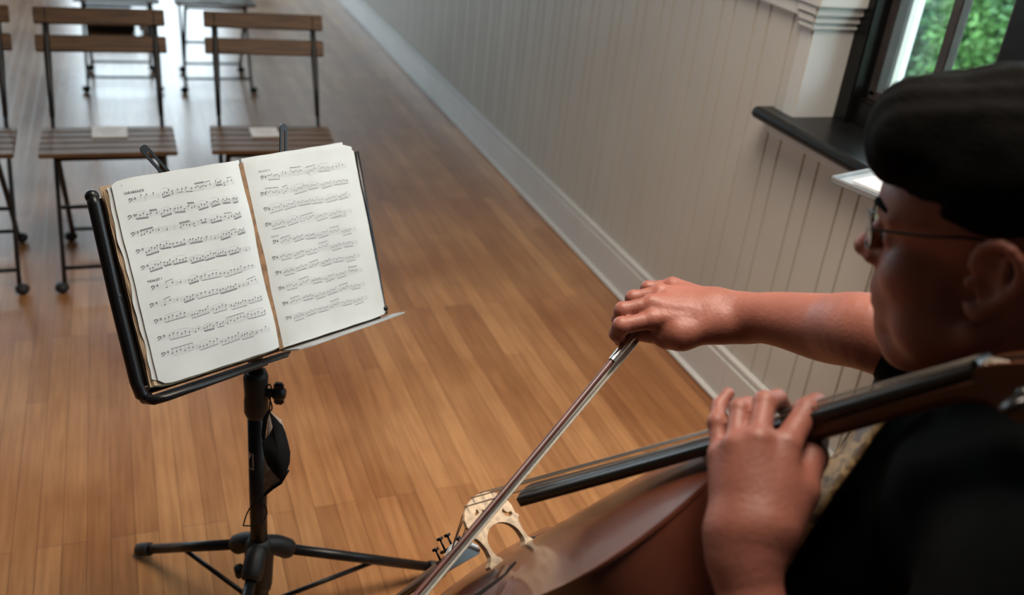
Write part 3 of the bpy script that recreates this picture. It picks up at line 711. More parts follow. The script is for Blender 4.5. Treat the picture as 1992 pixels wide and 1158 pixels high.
def print_page(rows, groups, titles, hf, parent, strong):
    ink = MB(); lt = MB()
    def q(mm, pts, e=.00035):
        mm.add([bk(x, y, hf(x, y) + e) for x, y in pts], [tuple(range(len(pts)))])
    def seg(mm, x0, y0, x1, y1, w, n=1, e=.00035):
        dx, dy = x1 - x0, y1 - y0; L_ = math.hypot(dx, dy) + 1e-9; nx_, ny_ = -dy / L_ * w / 2, dx / L_ * w / 2
        for k in range(n):
            a, b = k / n, (k + 1) / n
            q(mm, [(x0 + dx * a + nx_, y0 + dy * a + ny_), (x0 + dx * a - nx_, y0 + dy * a - ny_), (x0 + dx * b - nx_, y0 + dy * b - ny_), (x0 + dx * b + nx_, y0 + dy * b + ny_)], e)
    def dot(mm, x, y, r, fl=1.0, rot=.4):
        q(mm, [(x + r * math.cos(t) * math.cos(rot) - r * fl * math.sin(t) * math.sin(rot), y + r * math.cos(t) * math.sin(rot) + r * fl * math.sin(t) * math.cos(rot)) for t in [k * math.pi / 4 for k in range(8)]], .0004)
    SP = .0017
    for (x0, y0, x1, y1), gs in zip(rows, groups):
        x0, y0, x1, y1 = x0 / 1e3, y0 / 1e3 - .0035, x1 / 1e3, y1 / 1e3 - .0035
        X = lambda t: x0 + (x1 - x0) * t
        Yb = lambda t, s: y0 + (y1 - y0) * t + s * SP
        for s in range(5): seg(lt, x0, Yb(0, s), x1, Yb(1, s), .00016, 14, .0003)
        # bass clef and key signature
        pth = [(X(.012), Yb(0, 2.9)), (X(.02), Yb(0, 3.7)), (X(.035), Yb(0, 3.5)), (X(.038), Yb(0, 2.2)), (X(.012), Yb(0, .6))]
        for a, b in zip(pth, pth[1:]): seg(ink, *a, *b, .0008)
        dot(ink, X(.014), Yb(0, 2.9), .0009); dot(ink, X(.05), Yb(0, 3.4), .0004); dot(ink, X(.05), Yb(0, 2.5), .0004)
        for (tx, s) in ((.066, 3),) if strong else ((.06, 2),):
            for dx in (-.0005, .0005): seg(ink, X(tx) + dx, Yb(0, s - 1.2), X(tx) + dx, Yb(0, s + 1.3), .00035)
            for ds in (-.4, .4): seg(ink, X(tx) - .0011, Yb(0, s + ds - .1), X(tx) + .0011, Yb(0, s + ds + .15), .0005)
        last = None
        for (a, b, n, s0, s1, bm) in gs:
            if last is not None and a - last > .025: seg(lt, X((a + last) / 2 + .005), Yb(a, 0), X((a + last) / 2 + .005), Yb(a, 4), .0003)
            last = b
            pts = []
            for k in range(n):
                t = k / max(1, n - 1); xx = X(a + (b - a) * t) + (0 if n > 1 and bm != 'c' else 0)
                s = s0 + (s1 - s0) * t + (.9 * math.sin(2.3 * k + a * 40) if n > 2 else 0)
                if bm == 'c': s = s0 - 2.2 * k; xx = X(a)
                pts.append((xx, Yb(a, s), s)); dot(ink, xx, Yb(a, s), .00108 if strong else .00092, .8)
            if bm and bm[0] in 'bt' and n > 1:
                up = bm[0] == 't'
                ext = (max if up else min)(p[1] for p in pts) + (3.1 * SP if up else -3.0 * SP)
                sl = .4 * (pts[-1][1] - pts[0][1]); sl = max(-.0016, min(.0016, sl))
                yy = lambda x: ext + sl * ((x - pts[0][0]) / (pts[-1][0] - pts[0][0] + 1e-9) - (0 if sl * (1 if up else -1) < 0 else 1))
                for p in pts:
                    xs = p[0] + (.0009 if up else -.0009); seg(lt if not strong else ink, xs, p[1], xs, yy(xs), .00022)
                for c in range(int(bm[1])):
                    o_ = (-1 if up else 1) * c * .0013
                    xa, xb = pts[0][0] - .0009, pts[-1][0] + .0009; seg(ink, xa, yy(xa) + o_, xb, yy(xb) + o_,   .0007 if bm[1] == '2' else .0006, 3)
                    if bm[1] == '2' and c == 0: seg(lt, xa, yy(xa) + o_ * .5 - .0006 * (-1 if not up else 1), xb, yy(xb) - .0006 * (-1 if not up else 1), .0006, 3)
            elif bm == '' :
                for p in pts: seg(ink, p[0] + (.0009 if p[2] < 2.5 else -.0009), p[1], p[0] + (.0009 if p[2] < 2.5 else -.0009), p[1] + (3 if p[2] < 2.5 else -3) * SP, .00025)
            # slur
            if n >= 4 and (int(a * 100) % 3):
                top = max(p[1] for p in pts) + 1.3 * SP; prev = None
                if bm[:1] == 't': top = min(p[1] for p in pts) - 1.3 * SP
                for k in range(9):
                    t = k / 8; pt = (pts[0][0] + (pts[-1][0] - pts[0][0]) * t, top + (1 if bm[:1] != 't' else -1) * .0016 * math.sin(math.pi * t))
                    if prev: seg(lt, *prev, *pt, .0003)
                    prev = pt
        seg(ink, X(1), Yb(1, 0), X(1), Yb(1, 4), .0003)
    for s, x, y, sz in titles:
        v, f = text_mesh(s, sz * .88)
        (ink if strong and len(s) > 1 else lt).add([bk(x + p[0], y + p[1], hf(x + p[0], y) + .0004) for p in v], f)
    ink.build('printed_notes', MT['ink'], parent); lt.build('printed_staves', MT['inklight'], parent)
print_page(LROW, LG, TITLES_L, hL, pgL, True)
print_page(RROW, RG, TITLES_R, hR, pgR, False)

# ================================================================ face mask hanging from the knob
MK = thing('face_mask', P(537, 965, 1.66), 'black cloth face mask with beige lining hanging from the stand knob', 'face mask')
front = [(523, 799, 1.665), (533, 826, 1.655), (524, 845, 1.652), (509, 862, 1.648), (513, 885, 1.642), (519, 903, 1.64), (531, 920, 1.64), (546, 936, 1.645), (557, 922, 1.652), (564, 900, 1.655), (565, 880, 1.655), (561, 862, 1.655), (555, 840, 1.657), (550, 828, 1.66)]
m = MB(); ctr = P(541, 880, 1.622); fr = [P(*q) for q in front]; n = len(fr)
mid = [ctr * .5 + p * .5 + (P(541, 880, 1.615) - P(541, 880, 1.622)) * .6 for p in fr]
bk_ = [P(q[0], q[1], q[2] + .003) for q in front]
m.add(fr + mid + [ctr] + bk_, [(i, (i + 1) % n, n + (i + 1) % n, n + i) for i in range(n)] + [(n + i, n + (i + 1) % n, 2 * n) for i in range(n)] + [(2 * n + 1 + i, 2 * n + 1 + (i + 1) % n, (i + 1) % n, i) for i in range(n)], True)
m.build('outer_cloth', MT['maskout'], MK)
inner = [(523, 799, 1.668), (549, 818, 1.675), (556, 845, 1.668), (565, 885, 1.662), (561, 915, 1.66), (545, 938, 1.66), (528, 952, 1.668), (514, 957, 1.675), (512, 930, 1.68), (514, 900, 1.682), (518, 850, 1.682)]
m = MB(); il = [P(*q) for q in inner]; n = len(il); cc = P(538, 880, 1.70); il2 = [P(q[0], q[1], q[2] + .0025) for q in inner]; cc2 = P(538, 880, 1.703)
m.add(il + [cc] + il2 + [cc2], [(i, (i + 1) % n, n) for i in range(n)] + [(n + 1 + i, n + 1 + (i + 1) % n, 2 * n + 1) for i in range(n)] + [(i, (i + 1) % n, n + 1 + (i + 1) % n, n + 1 + i) for i in range(n)], True)
m.build('lining', MT['maskin'], MK, label='beige inner lining')
m = MB(); m.tube([P(*q) for q in ((523, 799, 1.668), (516, 815, 1.672), (513, 845, 1.674), (512, 862, 1.672))], [.002, .0045, .004, .001], 8); m.build('hem', MT['maskout'], MK); m = MB()
m.tube([P(*q) for q in ((562, 915, 1.66), (546, 940, 1.66), (530, 950, 1.665), (520, 958, 1.668), (511, 967, 1.67))], [.0015, .0025, .0028, .003, .0022], 8)
m.build('hem', MT['maskout'], MK)
m = MB(); m.tube(crom([P(*q) for q in ((524, 802, 1.666), (529, 795, 1.664), (527, 783, 1.662), (521, 768, 1.658), (519, 755, 1.655), (524, 748, 1.66), (528, 756, 1.668), (526, 772, 1.672), (524, 800, 1.67))]), .0013, 6); m.build('ear_loop', MT['maskout'], MK)
m = MB(); m.tube(crom([P(*q) for q in ((513, 965, 1.667), (508, 968, 1.66), (495, 978, 1.66), (482, 996, 1.672), (474, 1020, 1.69), (476, 1023, 1.69), (497, 1022, 1.695), (511, 1014, 1.712), (519, 1000, 1.72), (517, 988, 1.72), (512, 981, 1.72))]), .0012, 6); m.build('ear_loop', MT['maskout'], MK)

# ================================================================ cello
SC = .96
CM = np.array([[0.3362, 0.8999, -0.2777], [-0.5734, 0.4296, 0.6976], [0.7471, -0.0753, 0.6604]])
CT = np.array([.4228, .8857, .6786])
def cl(u, v, h): return CT + CM @ (np.array([u, v, h]) * SC)
eu, ev_, eh = CM[:, 0], CM[:, 1], CM[:, 2]
tip_t = (CT[2] - .0) / (eu[2]); pin_u = -.355 - .0
pin0 = cl(-.352, 0, -.075); pinL = pin0[2] / eu[2]; pin1 = pin0 - eu * pinL
CE = thing('cello', (pin1[0], pin1[1], 0), 'red-brown cello held by the seated player, maple bridge and black fingerboard', 'cello')
clb = lambda u, v, h: cl(u, v, h + BT_ * u + BV_ * v)
BT_, BV_ = .075, .17
OUT = [(-.355, .0), (-.3535, .05), (-.345, .10), (-.325, .150), (-.295, .185), (-.255, .209), (-.21, .219), (-.165, .212), (-.125, .192), (-.10, .176), (-.088, .171)]
OUTC = [(-.080, .165), (-.068, .143), (-.045, .125), (-.012, .1155), (.02, .1145), (.05, .120), (.072, .130), (.086, .139)]
OUTU = [(.094, .138), (.106, .1355), (.13, .141), (.17, .154), (.22, .167), (.27, .171), (.31, .166), (.345, .149), (.372, .121), (.389, .085), (.397, .05), (.399, .028)]
o_pts = [tuple(p) for p in crom([np.array(p) for p in OUT], 4)] + [tuple(p) for p in crom([np.array(p) for p in OUTC], 4)] + [tuple(p) for p in crom([np.array(p) for p in OUTU], 4)]
o_pts = [(max(-.355, u), w) for u, w in o_pts]
EDGE = -.023
def arch(u, s):
    A = max(0, 1 - (abs(u - .02) / .378) ** 3.2)
    S = (max(0, 1 - abs(s) ** 2.4)) ** 1.25
    return EDGE * (1 - A ** .8 * S)
def plate_rows(sign, inset=0.0, n=18):
    rows = []
    for u, w in o_pts:
        w = max(.001, w - inset); row = []
        for k in range(-n, n + 1):
            s = math.sin(k / n * math.pi / 2); row.append((u, w * s, s))
        rows.append(row)
    return rows
m = MB(); rows = plate_rows(1)
m.grid([[clb(u, v, arch(u, s)) for u, v, s in r] for r in rows])
m.grid([[clb(u, v, EDGE - .0045 if abs(s) > .9 else arch(u, s) - .0045) for u, v, s in r] for r in rows])
L_e = [(u, w) for u, w in o_pts]; ring = L_e + [(u, -w) for u, w in reversed(L_e)]
m.grid([[clb(u, w, EDGE) for u, w in ring], [clb(u, w * 1.004, EDGE - .002) for u, w in ring], [clb(u, w, EDGE - .0045) for u, w in ring]], close=True)
top = m.build('top_plate', MT['varnish'], CE)
m = MB(); ring_i = [(u, max(0.0005, w - .004)) for u, w in L_e]; ring_i = ring_i + [(u, -w) for u, w in reversed(ring_i)]
HB = EDGE - .118
m.grid([[clb(u, w, EDGE - .003) for u, w in ring_i], [clb(u, w, HB) for u, w in ring_i]], close=True); m.build('ribs', MT['varnish'], CE)
m = MB(); m.grid([[clb(u, v, HB - .004 - (arch(u, s) - EDGE) * .8) for u, v, s in r] for r in rows]); m.grid([[clb(u, w, HB) for u, w in ring], [clb(u, w, HB - .0045) for u, w in ring]], close=True); m.build('back_plate', MT['varnish'], CE)
# purfling line and f-holes on the top plate, their inner dark painted as ribbons
m = MB()
def onplate(u, v, e=.0004):
    us = [p[0] for p in o_pts]; w = np.interp(u, us, [p[1] for p in o_pts]); return clb(u, v, arch(u, max(-1, min(1, v / max(w, .01)))) + e)
for sd in (-1, 1):
    m = MB()
    fp = crom([(.060, .052), (.052, .047), (.048, .055), (.053, .062), (.040, .068), (.020, .0715), (-.005, .076), (-.030, .081), (-.052, .086), (-.068, .092), (-.082, .102), (-.080, .112), (-.070, .108)], 5)
    L_ = len(fp); left = []; right = []
    for i, p in enumerate(fp):
        t = fp[min(i + 1, L_ - 1)] - fp[max(i - 1, 0)]; t = t / (np.linalg.norm(t) + 1e-9); q = np.array([-t[1], t[0]])
        w = .0052 * (1 - .5 * abs(2 * i / L_ - 1) ** 2)
        left.append(p + q * w); right.append(p - q * w)
    m.grid([[onplate(p[0], sd * p[1]) for p in left], [onplate(p[0], sd * p[1]) for p in right]], False)
    for (cu_, cv_, r_) in ((.0535, .0545, .0072), (-.0745, .1045, .0085)):
        ppts = [onplate(cu_, sd * cv_)] + [onplate(cu_ + r_ * math.cos(k * math.pi / 8), sd * cv_ + r_ * math.sin(k * math.pi / 8)) for k in range(16)]
        m.add(ppts, [(0, 1 + k, 1 + (k + 1) % 16) for k in range(16)])
    m.build('sound_hole_dark', MT['fhole'], top, label='f-shaped sound hole with its dark painted in black')

# bridge
def arc(cx, cy, rx, ry, a0, a1, n): return [(cx + rx * math.cos(math.radians(a0 + (a1 - a0) * k / n)), cy + ry * math.sin(math.radians(a0 + (a1 - a0) * k / n))) for k in range(n + 1)]
half = [(-.047, 0), (-.047, .003), (-.041, .006), (-.0365, .011), (-.0355, .022), (-.0375, .033), (-.0405, .039), (-.0435, .0395), (-.0440, .043), (-.0405, .0455), (-.0415, .050), (-.0430, .057), (-.0405, .066), (-.0345, .0745)]
topc = [(-.027, .0800), (-.018, .0845), (-.009, .0875), (0, .0890), (.009, .0888), (.018, .0872), (.027, .0838)]
outer = half + topc + [(-x, y + .002 if y > .06 else y) for x, y in reversed(half)]
inner_arch = [(.022, 0), (.0235, .004), (.0275, .008), (.0295, .014)] + arc(0, .019, .0295, .026, 0, 180, 14)[1:-1] + [(-.0295, .014), (-.0275, .008), (-.0235, .004), (-.022, 0)]
outer_full = outer + inner_arch
heart = [(0, .054), (.005, .058), (.008, .064), (.006, .069), (.003, .067), (0, .061), (-.003, .067), (-.006, .069), (-.008, .064), (-.005, .058)]
kid = lambda s: [(s * .036, .046), (s * .030, .0435), (s * .0235, .048), (s * .022, .055), (s * .026, .0585), (s * .0275, .053), (s * .031, .0505), (s * .036, .050)]
bar = lambda s: [(s * .013, .0665), (s * .019, .064), (s * .021, .0675), (s * .017, .0695), (s * .014, .0725), (s * .012, .071)]
v, f = plate([outer_full, heart, kid(-1), kid(1), bar(-1), bar(1)], 1.0)
m = MB()
LEAN = -.20
def brp(q):
    th = .0105 - .0075 * min(1, q[1] / .088); foot = onplate(0, q[0])
    hh = q[1] + (arch(0, q[0] / .1145)) * max(0, 1 - q[1] / .012)
    return cl(q[2] * th + LEAN * hh, q[0], hh * 1.03)
m.add([brp(q) for q in v], f); m.build('bridge', MT['maple'], CE, label='pale maple bridge with cut-outs')
# fingerboard, nut, neck
UF, UN, HF, HN = .095, .685, .0735, .003
def fbsec(u, side_t=.011):
    t = (u - UF) / (UN - UF); w = .034 + (.0165 - .034) * t; h = HF + (HN - HF) * t + .004 * (4 * t * (1 - t)) * -1 * .5
    r = []
    for k in range(-8, 9):
        v = w * k / 8; r.append((u, v, h - v * v / .125))
    r.append((u, w * .96, h - w * w / .125 - side_t)); 
    for k in range(-4, 5)[::-1] if False else [3, 1, -1, -3]: r.append((u, w * k / 4, h - w * w / .125 - side_t + .002))
    r.append((u, -w * .96, h - w * w / .125 - side_t))
    return r
m = MB(); us = np.linspace(UF, UN, 24); secs = [fbsec(u) for u in us]
m.grid([[cl(*q) for q in s_] for s_ in secs], True, close=True)
for s_ in (secs[0], secs[-1]): m.add([cl(*q) for q in s_], [tuple(range(len(s_)))])
m.build('fingerboard', MT['ebony'], CE)
m = MB(); m.box(cl(UN + .003, 0, HN - .004), (.007 * SC, .034 * SC, .012 * SC), [eu, ev_, eh], bev=.0015); m.build('nut', MT['ebony'], CE)
m = MB(); rows = []
for u in np.linspace(.385, .70, 26):
    t = (u - UF) / (UN - UF); w = (.034 + (.0165 - .034) * t) * .96; h0 = HF + (HN - HF) * t - w * w / .125 - .009
    dp = .021 + .004 * max(0, (0.6 - u) / .2) + .085 * max(0, (.425 - u) / .04) ** 2 + .030 * max(0, (u - .655) / .045) ** 1.6
    rows.append([cl(u, w * math.cos(a), h0 - dp * math.sin(a) ** .8) for a in [math.pi * k / 14 for k in range(15)]] + [cl(u, 0, h0 + .001)])
m.grid(rows, close=True); m.add(rows[0], [tuple(range(len(rows[0])))]); m.build('neck', MT['necknwood'], CE)
# pegbox and scroll
m = MB(); side = crom([(.688, -.002), (.74, -.016), (.80, -.034), (.84, -.052), (.868, -.062), (.895, -.056), (.912, -.070), (.908, -.094), (.882, -.104), (.858, -.094), (.835, -.088), (.79, -.082), (.74, -.072), (.705, -.060), (.692, -.046), (.686, -.03)], 5, closed=True)
for (s0, s1) in ((-.0205, -.0135), (.0135, .0205)):
    m.prism([tuple(q) for q in side], cl(0, s0, 0), eu * SC, eh * SC, ev_ * SC, s1 - s0)
base_ = [q for q in side if True]
low = crom([(.689, -.030), (.70, -.045), (.74, -.058), (.79, -.068), (.84, -.076), (.86, -.066), (.90, -.062), (.91, -.078), (.90, -.096), (.88, -.102), (.858, -.094), (.835, -.088), (.79, -.082), (.74, -.072), (.705, -.060), (.690, -.044)], 5, closed=True)
m.prism([tuple(q) for q in low], cl(0, -.0138, 0), eu * SC, eh * SC, ev_ * SC, .0276)
pegbox = m.build('pegbox', MT['necknwood'], CE)
m = MB()
for sd in (-1, 1):
    sp = []
    for k in range(40):
        a = k / 39 * 4.4 * math.pi; r = .026 * (1 - k / 46); sp.append(cl(.884 + r * math.cos(a + 2.2), sd * (.019 + .014 * k / 39), -.080 + r * math.sin(a + 2.2)))
    m.tube(sp, [.0065 * (1 - k / 70) for k in range(40)], 8)
m.sphere(cl(.884, 0, -.080), (.018, .028, .018), 14, [eu, ev_, eh]); m.build('scroll', MT['necknwood'], CE)
for k, (uu, hh) in enumerate(((.722, -.034), (.755, -.042), (.788, -.050), (.82, -.060))):
    sd = 1 if k % 2 else -1
    if sd < 0 and k == 0: pass
    m = MB(); m.tube([cl(uu, -sd * .022, hh), cl(uu, sd * .030, hh), cl(uu, sd * .040, hh), cl(uu, sd * .048, hh)], [.004, .0055, .0075, .006], 12)
    m.sphere(cl(uu, sd * .062, hh), (.014, .016, .006), 14, [eu, ev_, eh]); m.build('peg', MT['ebony'], CE)
# tailpiece, tuners, strings, endpin
m = MB(); rows = []
for t in np.linspace(0, 1, 16):
    u = -.105 - .225 * t; w = .031 * (1 - .52 * t); h = .040 - .034 * t
    rows.append([cl(u, w * k / 8, h - (w * k / 8) ** 2 / .055 + (.004 if t < .03 else 0)) for k in range(-8, 9)] + [cl(u, w * k / 4, h - w * w / .055 - .007) for k in range(4, -5, -2)])
m.grid(rows, close=True); m.add(rows[0], [tuple(range(len(rows[0])))]); m.add(rows[-1], [tuple(range(len(rows[0])))])
tail = m.build('tailpiece', MT['ebony'], CE)
m = MB(); rr = []
for (du, dh) in ((-.003, .0062), (.004, .0055), (.0045, -.002), (-.002, -.006)):
    rr.append([cl(-.105 + du, .0315 * k / 8, .040 + dh - (.0315 * k / 8) ** 2 / .055) for k in range(-8, 9)])
m.grid(rr); m.build('tailpiece_highlight', MT['tray'], tail, label='curved end of the tailpiece with its highlight painted blue-grey')  # grey strip stands in for light caught on the black tailpiece end
SV = (-.0255, -.0085, .0085, .0255)
for k, v0 in enumerate(SV):
    hb = np.interp(v0, [q[0] for q in topc], [q[1] for q in topc]) + .0008
    vn = v0 * .42; hs = .040 - v0 ** 2 / .055 + .004
    m = MB(); t0 = cl(-.103, v0 * .8, hs); tb = cl(LEAN * hb, v0, hb * 1.03); tn = cl(UN, vn, HN + .0022 - vn * vn / .125)
    m.tube([t0, tb, tn, cl(.735, vn * .5, -.032)], [.0009, .0009, .0008, .0008][:4], 8); m.build('string', MT['string'], CE)
    m = MB(); b0 = cl(-.125, v0 * .85, hs - .002); m.tube([b0, b0 + eh * .016, b0 + eh * .0165 - eu * .002], [.0016, .0016, .0014], 8)
    m.tube([b0 + eh * .016, b0 + eh * .020], .0048, 10); m.tube([b0 - eu * .01, b0 + eu * .02], .0024, 8); m.build('fine_tuner', MT['stand'], tail)
m = MB(); m.tube([cl(-.328, 0, .006), cl(-.358, 0, -.012), cl(-.358, 0, -.06)], .0025, 8); m.build('tail_gut', MT['stand'], tail)
m = MB(); m.tube([cl(-.348, 0, -.075), cl(-.385, 0, -.075)], [.016, .012], 14); m.tube([cl(-.38, 0, -.075), pin1 + eu * .02, pin1], [.005, .005, .001], 12); m.build('endpin', MT['chrome'], CE)

# ================================================================ bow
FRG = P(1236, 662, 1.36)
SCT = cl(.086, -.0255, .0795)
BTILT = 58
bd = nrm(FRG - SCT); blen = np.linalg.norm(FRG - SCT)
bn = eh - bd * (eh @ bd); bn = nrm(bn); bs = np.cross(bd, bn); _a = math.radians(BTILT); bn, bs = bn * math.cos(_a) + bs * math.sin(_a), bs * math.cos(_a) - bn * math.sin(_a)      # bn points from hair to stick
BW = thing('cello_bow', SCT, 'dark red-brown cello bow with white hair, drawn across the strings', 'bow')
def bp(t, n_=0.0, s_=0.0): return FRG - bd * t + bn * n_ + bs * s_        # t metres from the frog towards the tip
stick = crom([bp(-.062, .018), bp(0, .018), bp(.15, .0135), bp(.3, .011), bp(.45, .012), bp(.58, .017), bp(.645, .022)], 6)
m = MB(); m.tube(stick, [.0046 - .0018 * i / len(stick) for i in range(len(stick))], 12)
m.tube([bp(.645, .022), bp(.66, .014), bp(.664, .000)], [.004, .004, .0035], 8); m.build('stick', MT['bowstick'], BW)
m = MB(); hw = .0058
m.grid([[bp(t, -.0012, -hw * (1 - .1 * t)), bp(t, .0008, -hw * (1 - .1 * t)), bp(t, .0008, hw * (1 - .1 * t)), bp(t, -.0012, hw * (1 - .1 * t))] for t in np.linspace(.0, .655, 20)], False, close=True); m.build('hair_ribbon', MT['hairbow'], BW)
m = MB(); m.box(bp(-.028, .007), (.048, .016, .012), [bd, bn, bs], bev=.002); m.build('frog', MT['ebony'], BW)
m = MB(); m.box(bp(.004, .003), (.018, .009, .0135), [bd, bn, bs], bev=.003); m.build('ferrule', MT['chrome'], BW)
m = MB(); pts = [bp(t, .0178 - .03 * t) for t in np.linspace(-.004, .062, 40)]; m.tube(pts, [.0053 + .0005 * (k % 2) for k in range(40)], 12); m.build('silver_winding', MT['chrome'], BW)
m = MB(); m.tube([bp(-.060, .018), bp(-.075, .018)], .0045, 10); m.build('screw_button', MT['chrome'], BW)

# ================================================================ the player
HR = np.array([[-0.5901, -0.7921, -0.1561], [0.7751, -0.6099, 0.1651], [-0.226, -0.0235, 0.9738]])
HT = np.array([.736, .614, 1.218])
def hd(x, y, z): return HT + HR @ np.array([x, y, z], float)
PE = thing('person', (.60, .78, 0), 'seated cellist in black shirt and gold tie, wearing glasses, drawing the bow', 'person')
FW = nrm([-.62, .78, 0]); LW = nrm([-.78, -.62, 0]); UPV = np.array([0, 0, 1.])
NB = np.array([.800, .525, 1.085])
SHL = np.array([.665, .415, 1.015]); SHR = np.array([.965, .60, 1.015])
ELR = P(1706, 650, 1.16); WRR = P(1415, 618, 1.325)
WRL = P(1445, 1080, .875); ELL = np.array([.468, .335, .770])
fld = Field((.33, .24, .70), (1.06, 1.16, 1.41), .0024)
E_ = lambda c, r: ell(hd(*c), r, HR)
C_ = lambda a, b, ra, rb=None: cap(hd(*a), hd(*b), ra, rb)
# head and neck
fld.add([E_((-.006, 0, .050), (.095, .074, .083)), E_((.050, 0, .045), (.046, .062, .048)), E_((.040, 0, -.030), (.054, .056, .078)),
         E_((.060, 0, -.050), (.040, .042, .055)), E_((.078, 0, -.088), (.0195, .024, .022)), E_((.060, 0, -.100), (.025, .03, .022)),
         C_((.0, .056, -.060), (.066, .022, -.103), .017, .015), C_((.0, -.056, -.060), (.066, -.022, -.103), .017, .015),
         E_((.055, .040, -.016), (.030, .026, .030)), E_((.055, -.040, -.016), (.030, .026, .030)),
         E_((.040, .046, -.066), (.032, .022, .030)), E_((.040, -.046, -.066), (.032, .022, .030)),
         E_((.035, 0, -.098), (.05, .045, .030))], k=.016)
fld.add([C_((.086, .012, .037), (.072, .046, .038), .0095, .008), C_((.086, -.012, .037), (.072, -.046, .038), .0095, .008)], k=.008, kout=.008)
fld.add([C_((.092, 0, .022), (.1085, 0, -.003), .0068, .0100), E_((.1085, 0, -.006), (.0115, .0105, .0095)), E_((.099, .0125, -.0125), (.0095, .0062, .0070)), E_((.099, -.0125, -.0125), (.0095, .0062, .0070))], k=.008, kout=.007)
fld.add([E_((.083, 0, -.045), (.0175, .026, .024))], kout=.010)
fld.add([E_((.0935, 0, -.0435), (.0085, .022, .0052)), E_((.0925, 0, -.0585), (.0090, .020, .0062))], k=.003, kout=.004)
fld.sub([E_((.105, 0, -.0510), (.010, .026, .0012))], k=.003)
fld.sub([E_((.100, .033, .018), (.016, .017, .011)), E_((.100, -.033, .018), (.016, .017, .011))], k=.010)
fld.add([E_((.0750, .032, .017), (.0125, .0125, .0125)), E_((.0750, -.032, .017), (.0125, .0125, .0125))], kout=.004)
for s in (1, -1):
    ring_ = crom([(.002, s * .075, .012), (-.006, s * .081, .030), (-.021, s * .087, .036), (-.035, s * .090, .025), (-.037, s * .089, .006), (-.027, s * .084, -.012), (-.013, s * .079, -.025), (-.004, s * .076, -.035), (.004, s * .073, -.026)], 2)
    fld.add([C_(a, b, .0046) for a, b in zip(ring_, ring_[1:])] + [C_((-.006, s * .077, -.030), (-.002, s * .075, -.028), .0072)], k=.004, kout=.004)
    fld.add([E_((-.016, s * .078, .004), (.018, .0045, .029)), C_((-.024, s * .084, .022), (-.024, s * .082, -.008), .0036)], k=.004, kout=.006)
    fld.sub([E_((-.010, s * .0875, -.003), (.0085, .0085, .013)), E_((-.018, s * .090, .018), (.007, .006, .009))], k=.003)
    fld.add([E_((.004, s * .0755, -.004), (.004, .005, .006))], kout=.003)
fld.add([cap(hd(-.030, 0, -.030), NB + FW * .0, .056, .060), cap(hd(.015, 0, -.085), NB + FW * .045, .042, .045)], k=.02, kout=.022)
# trunk core under the shirt, keeps the body one surface
fld.add([cap(NB, SHL, .058, .05), cap(NB, SHR, .058, .05), cap(NB, NB + np.array([.02, -.03, -.20]), .075, .085)], k=.03, kout=.02)
# right arm
def limb(pts, rad):
    c = crom([np.array(list(p) + [r]) for p, r in zip(pts, rad)], 6)
    return [cap(q[:3], w[:3], q[3], w[3]) for q, w in zip(c, c[1:])]
fld.add(limb([SHR, SHR * .5 + ELR * .5, ELR, P(1608, 638, 1.232), P(1505, 620, 1.285), WRR, P(1385, 614, 1.33)], [.052, .050, .0465, .0430, .0345, .0305, .028]), k=.0015, kout=.02)
fld.add([cap(P(1450, 600, 1.325), P(1400, 597, 1.34), .017, .019), cap(P(1450, 632, 1.315), P(1400, 632, 1.31), .019, .021), ell(P(1421, 589, 1.316), (.010, .010, .010))], k=.01, kout=.02)
# right hand: metacarpals, fingers, thumb
RH = dict(index=((1270, 622, 1.318), (1209, 634, 1.312), (1200, 650, 1.322), (1206, 662, 1.340), .0112),
          middle=((1268, 592, 1.330), (1212, 604, 1.330), (1204, 622, 1.342), (1214, 646, 1.352), .0108),
          ring=((1284, 570, 1.350), (1232, 580, 1.352), (1224, 600, 1.362), (1232, 630, 1.368), .0100),
          little=((1308, 555, 1.372), (1260, 560, 1.378), (1250, 578, 1.385), (1250, 604, 1.388), .0086))
pal = [cap(P(1385, 612, 1.325), P(*RH['index'][0]), .026, .0135), cap(P(1385, 604, 1.33), P(*RH['middle'][0]), .024, .013), cap(P(1388, 598, 1.335), P(*RH['ring'][0]), .022, .0125),
       cap(P(1392, 594, 1.34), P(*RH['little'][0]), .019, .0115), cap(P(1400, 632, 1.31), P(1325, 650, 1.312), .022, .0205), cap(P(1325, 650, 1.312), P(1296, 656, 1.325), .0205, .0165),
       cap(P(1300, 625, 1.345), P(1300, 590, 1.37), .017, .014)]
fld.add(pal, k=.012, kout=.014)
for nme, (a, b, c, d, r) in RH.items():
    a, b, c, d = P(*a), P(*b), P(*c), P(*d)
    fld.add([cap(a, b, r * 1.08, r * .98), cap(b, c, r * 1.0, r * .90), cap(c, d, r * .90, r * .78), ell(b, (r * 1.07,) * 3), ell(a, (r * 1.2,) * 3)], k=.004, kout=.0035)
for (a, b) in (((1355, 604, 1.3065), (1285, 594, 1.3190)), ((1355, 596, 1.3130), (1300, 573, 1.3375)), ((1355, 613, 1.3045), (1292, 619, 1.3100))):
    fld.add([cap(P(*a), P(*b), .0030, .0036)], kout=.008)
fld.add([cap(P(1300, 656, 1.325), P(1262, 648, 1.345), .0145, .0125), cap(P(1262, 648, 1.345), P(1228, 650, 1.365), .0125, .0098)], k=.005, kout=.005)
